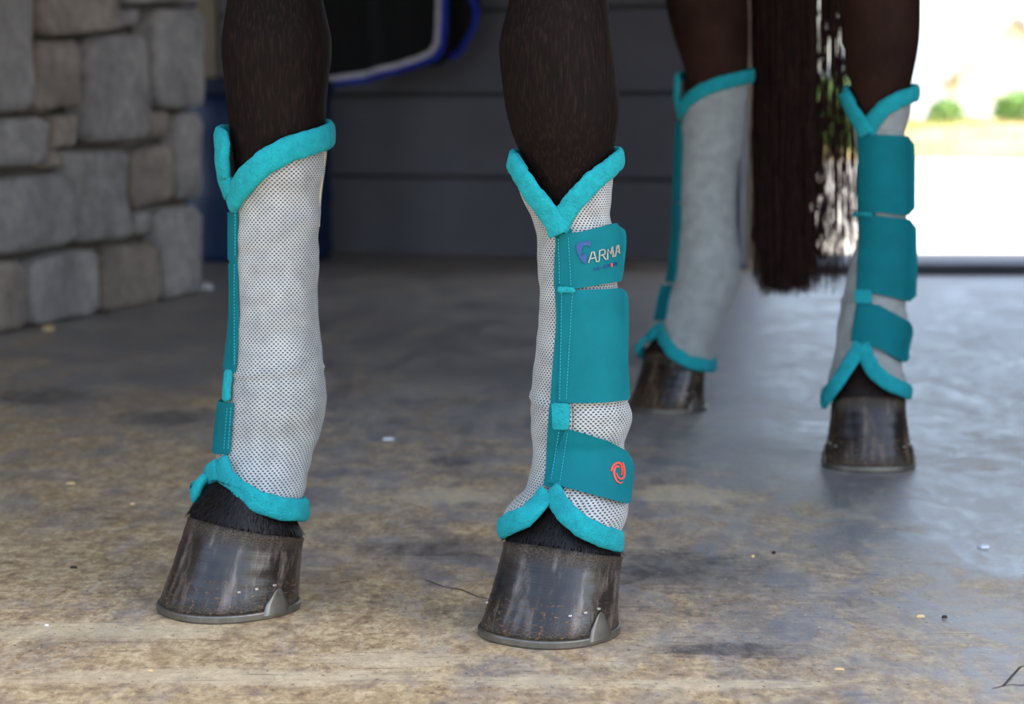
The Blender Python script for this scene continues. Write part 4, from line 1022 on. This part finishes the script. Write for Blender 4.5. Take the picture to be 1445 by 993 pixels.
sweep(pf, clampr(pf, [(932,462),(938,480),(950,497),(972,511),(1003,517)]) + [T(125, hB-.003), T(180, hB+.002), T(235, hB+.006)] + [(t+2*math.pi, h, x) for t, h, x in clampr(pf, [(902,490),(912,479),(924,470),(932,464)])], .024, .011, .003, 'bottom_trim', M['fleece'], e)
for ya, yb, x0, x1, x2, x3 in ((172, 285, 956, 964, 952, 962), (287, 398, 952, 962, 942, 953), (402, 452, 936, 950, 926, 940)):
    patch(pf, clampr(pf, [(x0, ya), (x1, ya)]), clampr(pf, [(x2, yb), (x3, yb)]), .001, .004, 'front_binding', M['strap'], e, nu=6, nv=14)
    a = pf.px(x0+2, ya+4); b = pf.px(x2+2, yb-2)
    patch(pf, [a, T(-95, a[1]), T(-185, a[1])], [b, T(-95, b[1]), T(-185, b[1])], .0045, .003, 'strap', M['strap'], e, rr=.012)
rebase(e)

# ================================================================ SMALL DEBRIS ON THE FLOOR
rd = random.Random(11)
def chip(name, px, py, ln, wd, hh, rz, mat, label, cat, group=None):
    g = ground(px, py); n = 7; rings = []
    for i, (s_, z_) in enumerate(((1.0, .0), (.92, hh*.6), (.6, hh))):
        rings.append([Vector((ln/2*s_*math.cos(2*math.pi*j/n)*(1+.25*math.sin(j*2.3)), wd/2*s_*math.sin(2*math.pi*j/n)*(1+.3*math.cos(j*1.7)), z_)) for j in range(n)])
    v, f = loft(rings); o = mk(name, v, f, mat); o.location = (g.x, g.y, .0002); o.rotation_euler.z = rz; return tag(o, label, cat, group)
chip('straw_chip', 100, 683, .014, .005, .003, -.2, M['straw'], 'straw chip on the floor left of the left front hoof, level with its hem', 'chip')
chip('straw_chip', 187, 712, .007, .004, .003, .4, M['straw'], 'tiny pale chip between the longer straw chip and the left front hoof', 'chip')
chip('debris', 104, 802, .009, .003, .003, 0, M['darkbit'], 'dark fleck of dirt left of the left front hoof', 'debris')
chip('pebble', 66, 883, .005, .004, .002, 0, M['chalk'], 'white speck on the floor in the lower left foreground', 'pebble')
chip('straw_chip', 212, 947, .006, .004, .002, 0, M['straw'], 'straw speck at the lower left foreground below the hoof', 'chip')
chip('pebble', 1388, 772, .013, .02, .003, .3, M['chalk'], 'whitish chalky flake on the bluish floor at the right', 'pebble')
chip('straw_chip', 1299, 871, .010, .004, .003, .1, M['straw'], 'pale wood chip in the right foreground, beside a dark fleck', 'chip')
chip('debris', 1333, 872, .006, .003, .003, .1, M['darkbit'], 'dark fleck beside the pale wood chip in the right foreground', 'debris')
chip('straw_chip', 1184, 945, .010, .003, .002, -.1, M['straw'], 'thin straw chip near the bottom edge right of the lettered boot', 'chip')
chip('straw_chip', 1062, 786, .006, .005, .003, .8, M['straw'], 'straw crumb on the floor right of the lettered boot', 'chip')
chip('pebble', 548, 620, .02, .02, .003, .2, M['chalk'], 'pale dusty flake on the floor between the two front boots', 'pebble')
chip('debris', 1092, 781, .005, .005, .003, .8, M['darkbit'], 'brown crumb close right of the straw crumb', 'debris')
chip('pebble', 68, 466, .03, .03, .012, .2, M['straw'], 'tan pebble at the foot of the stone wall', 'pebble')
chip('pebble', 290, 408, .05, .04, .02, .2, M['chalk'], 'pale pebble at the far corner of the stone wall', 'pebble')
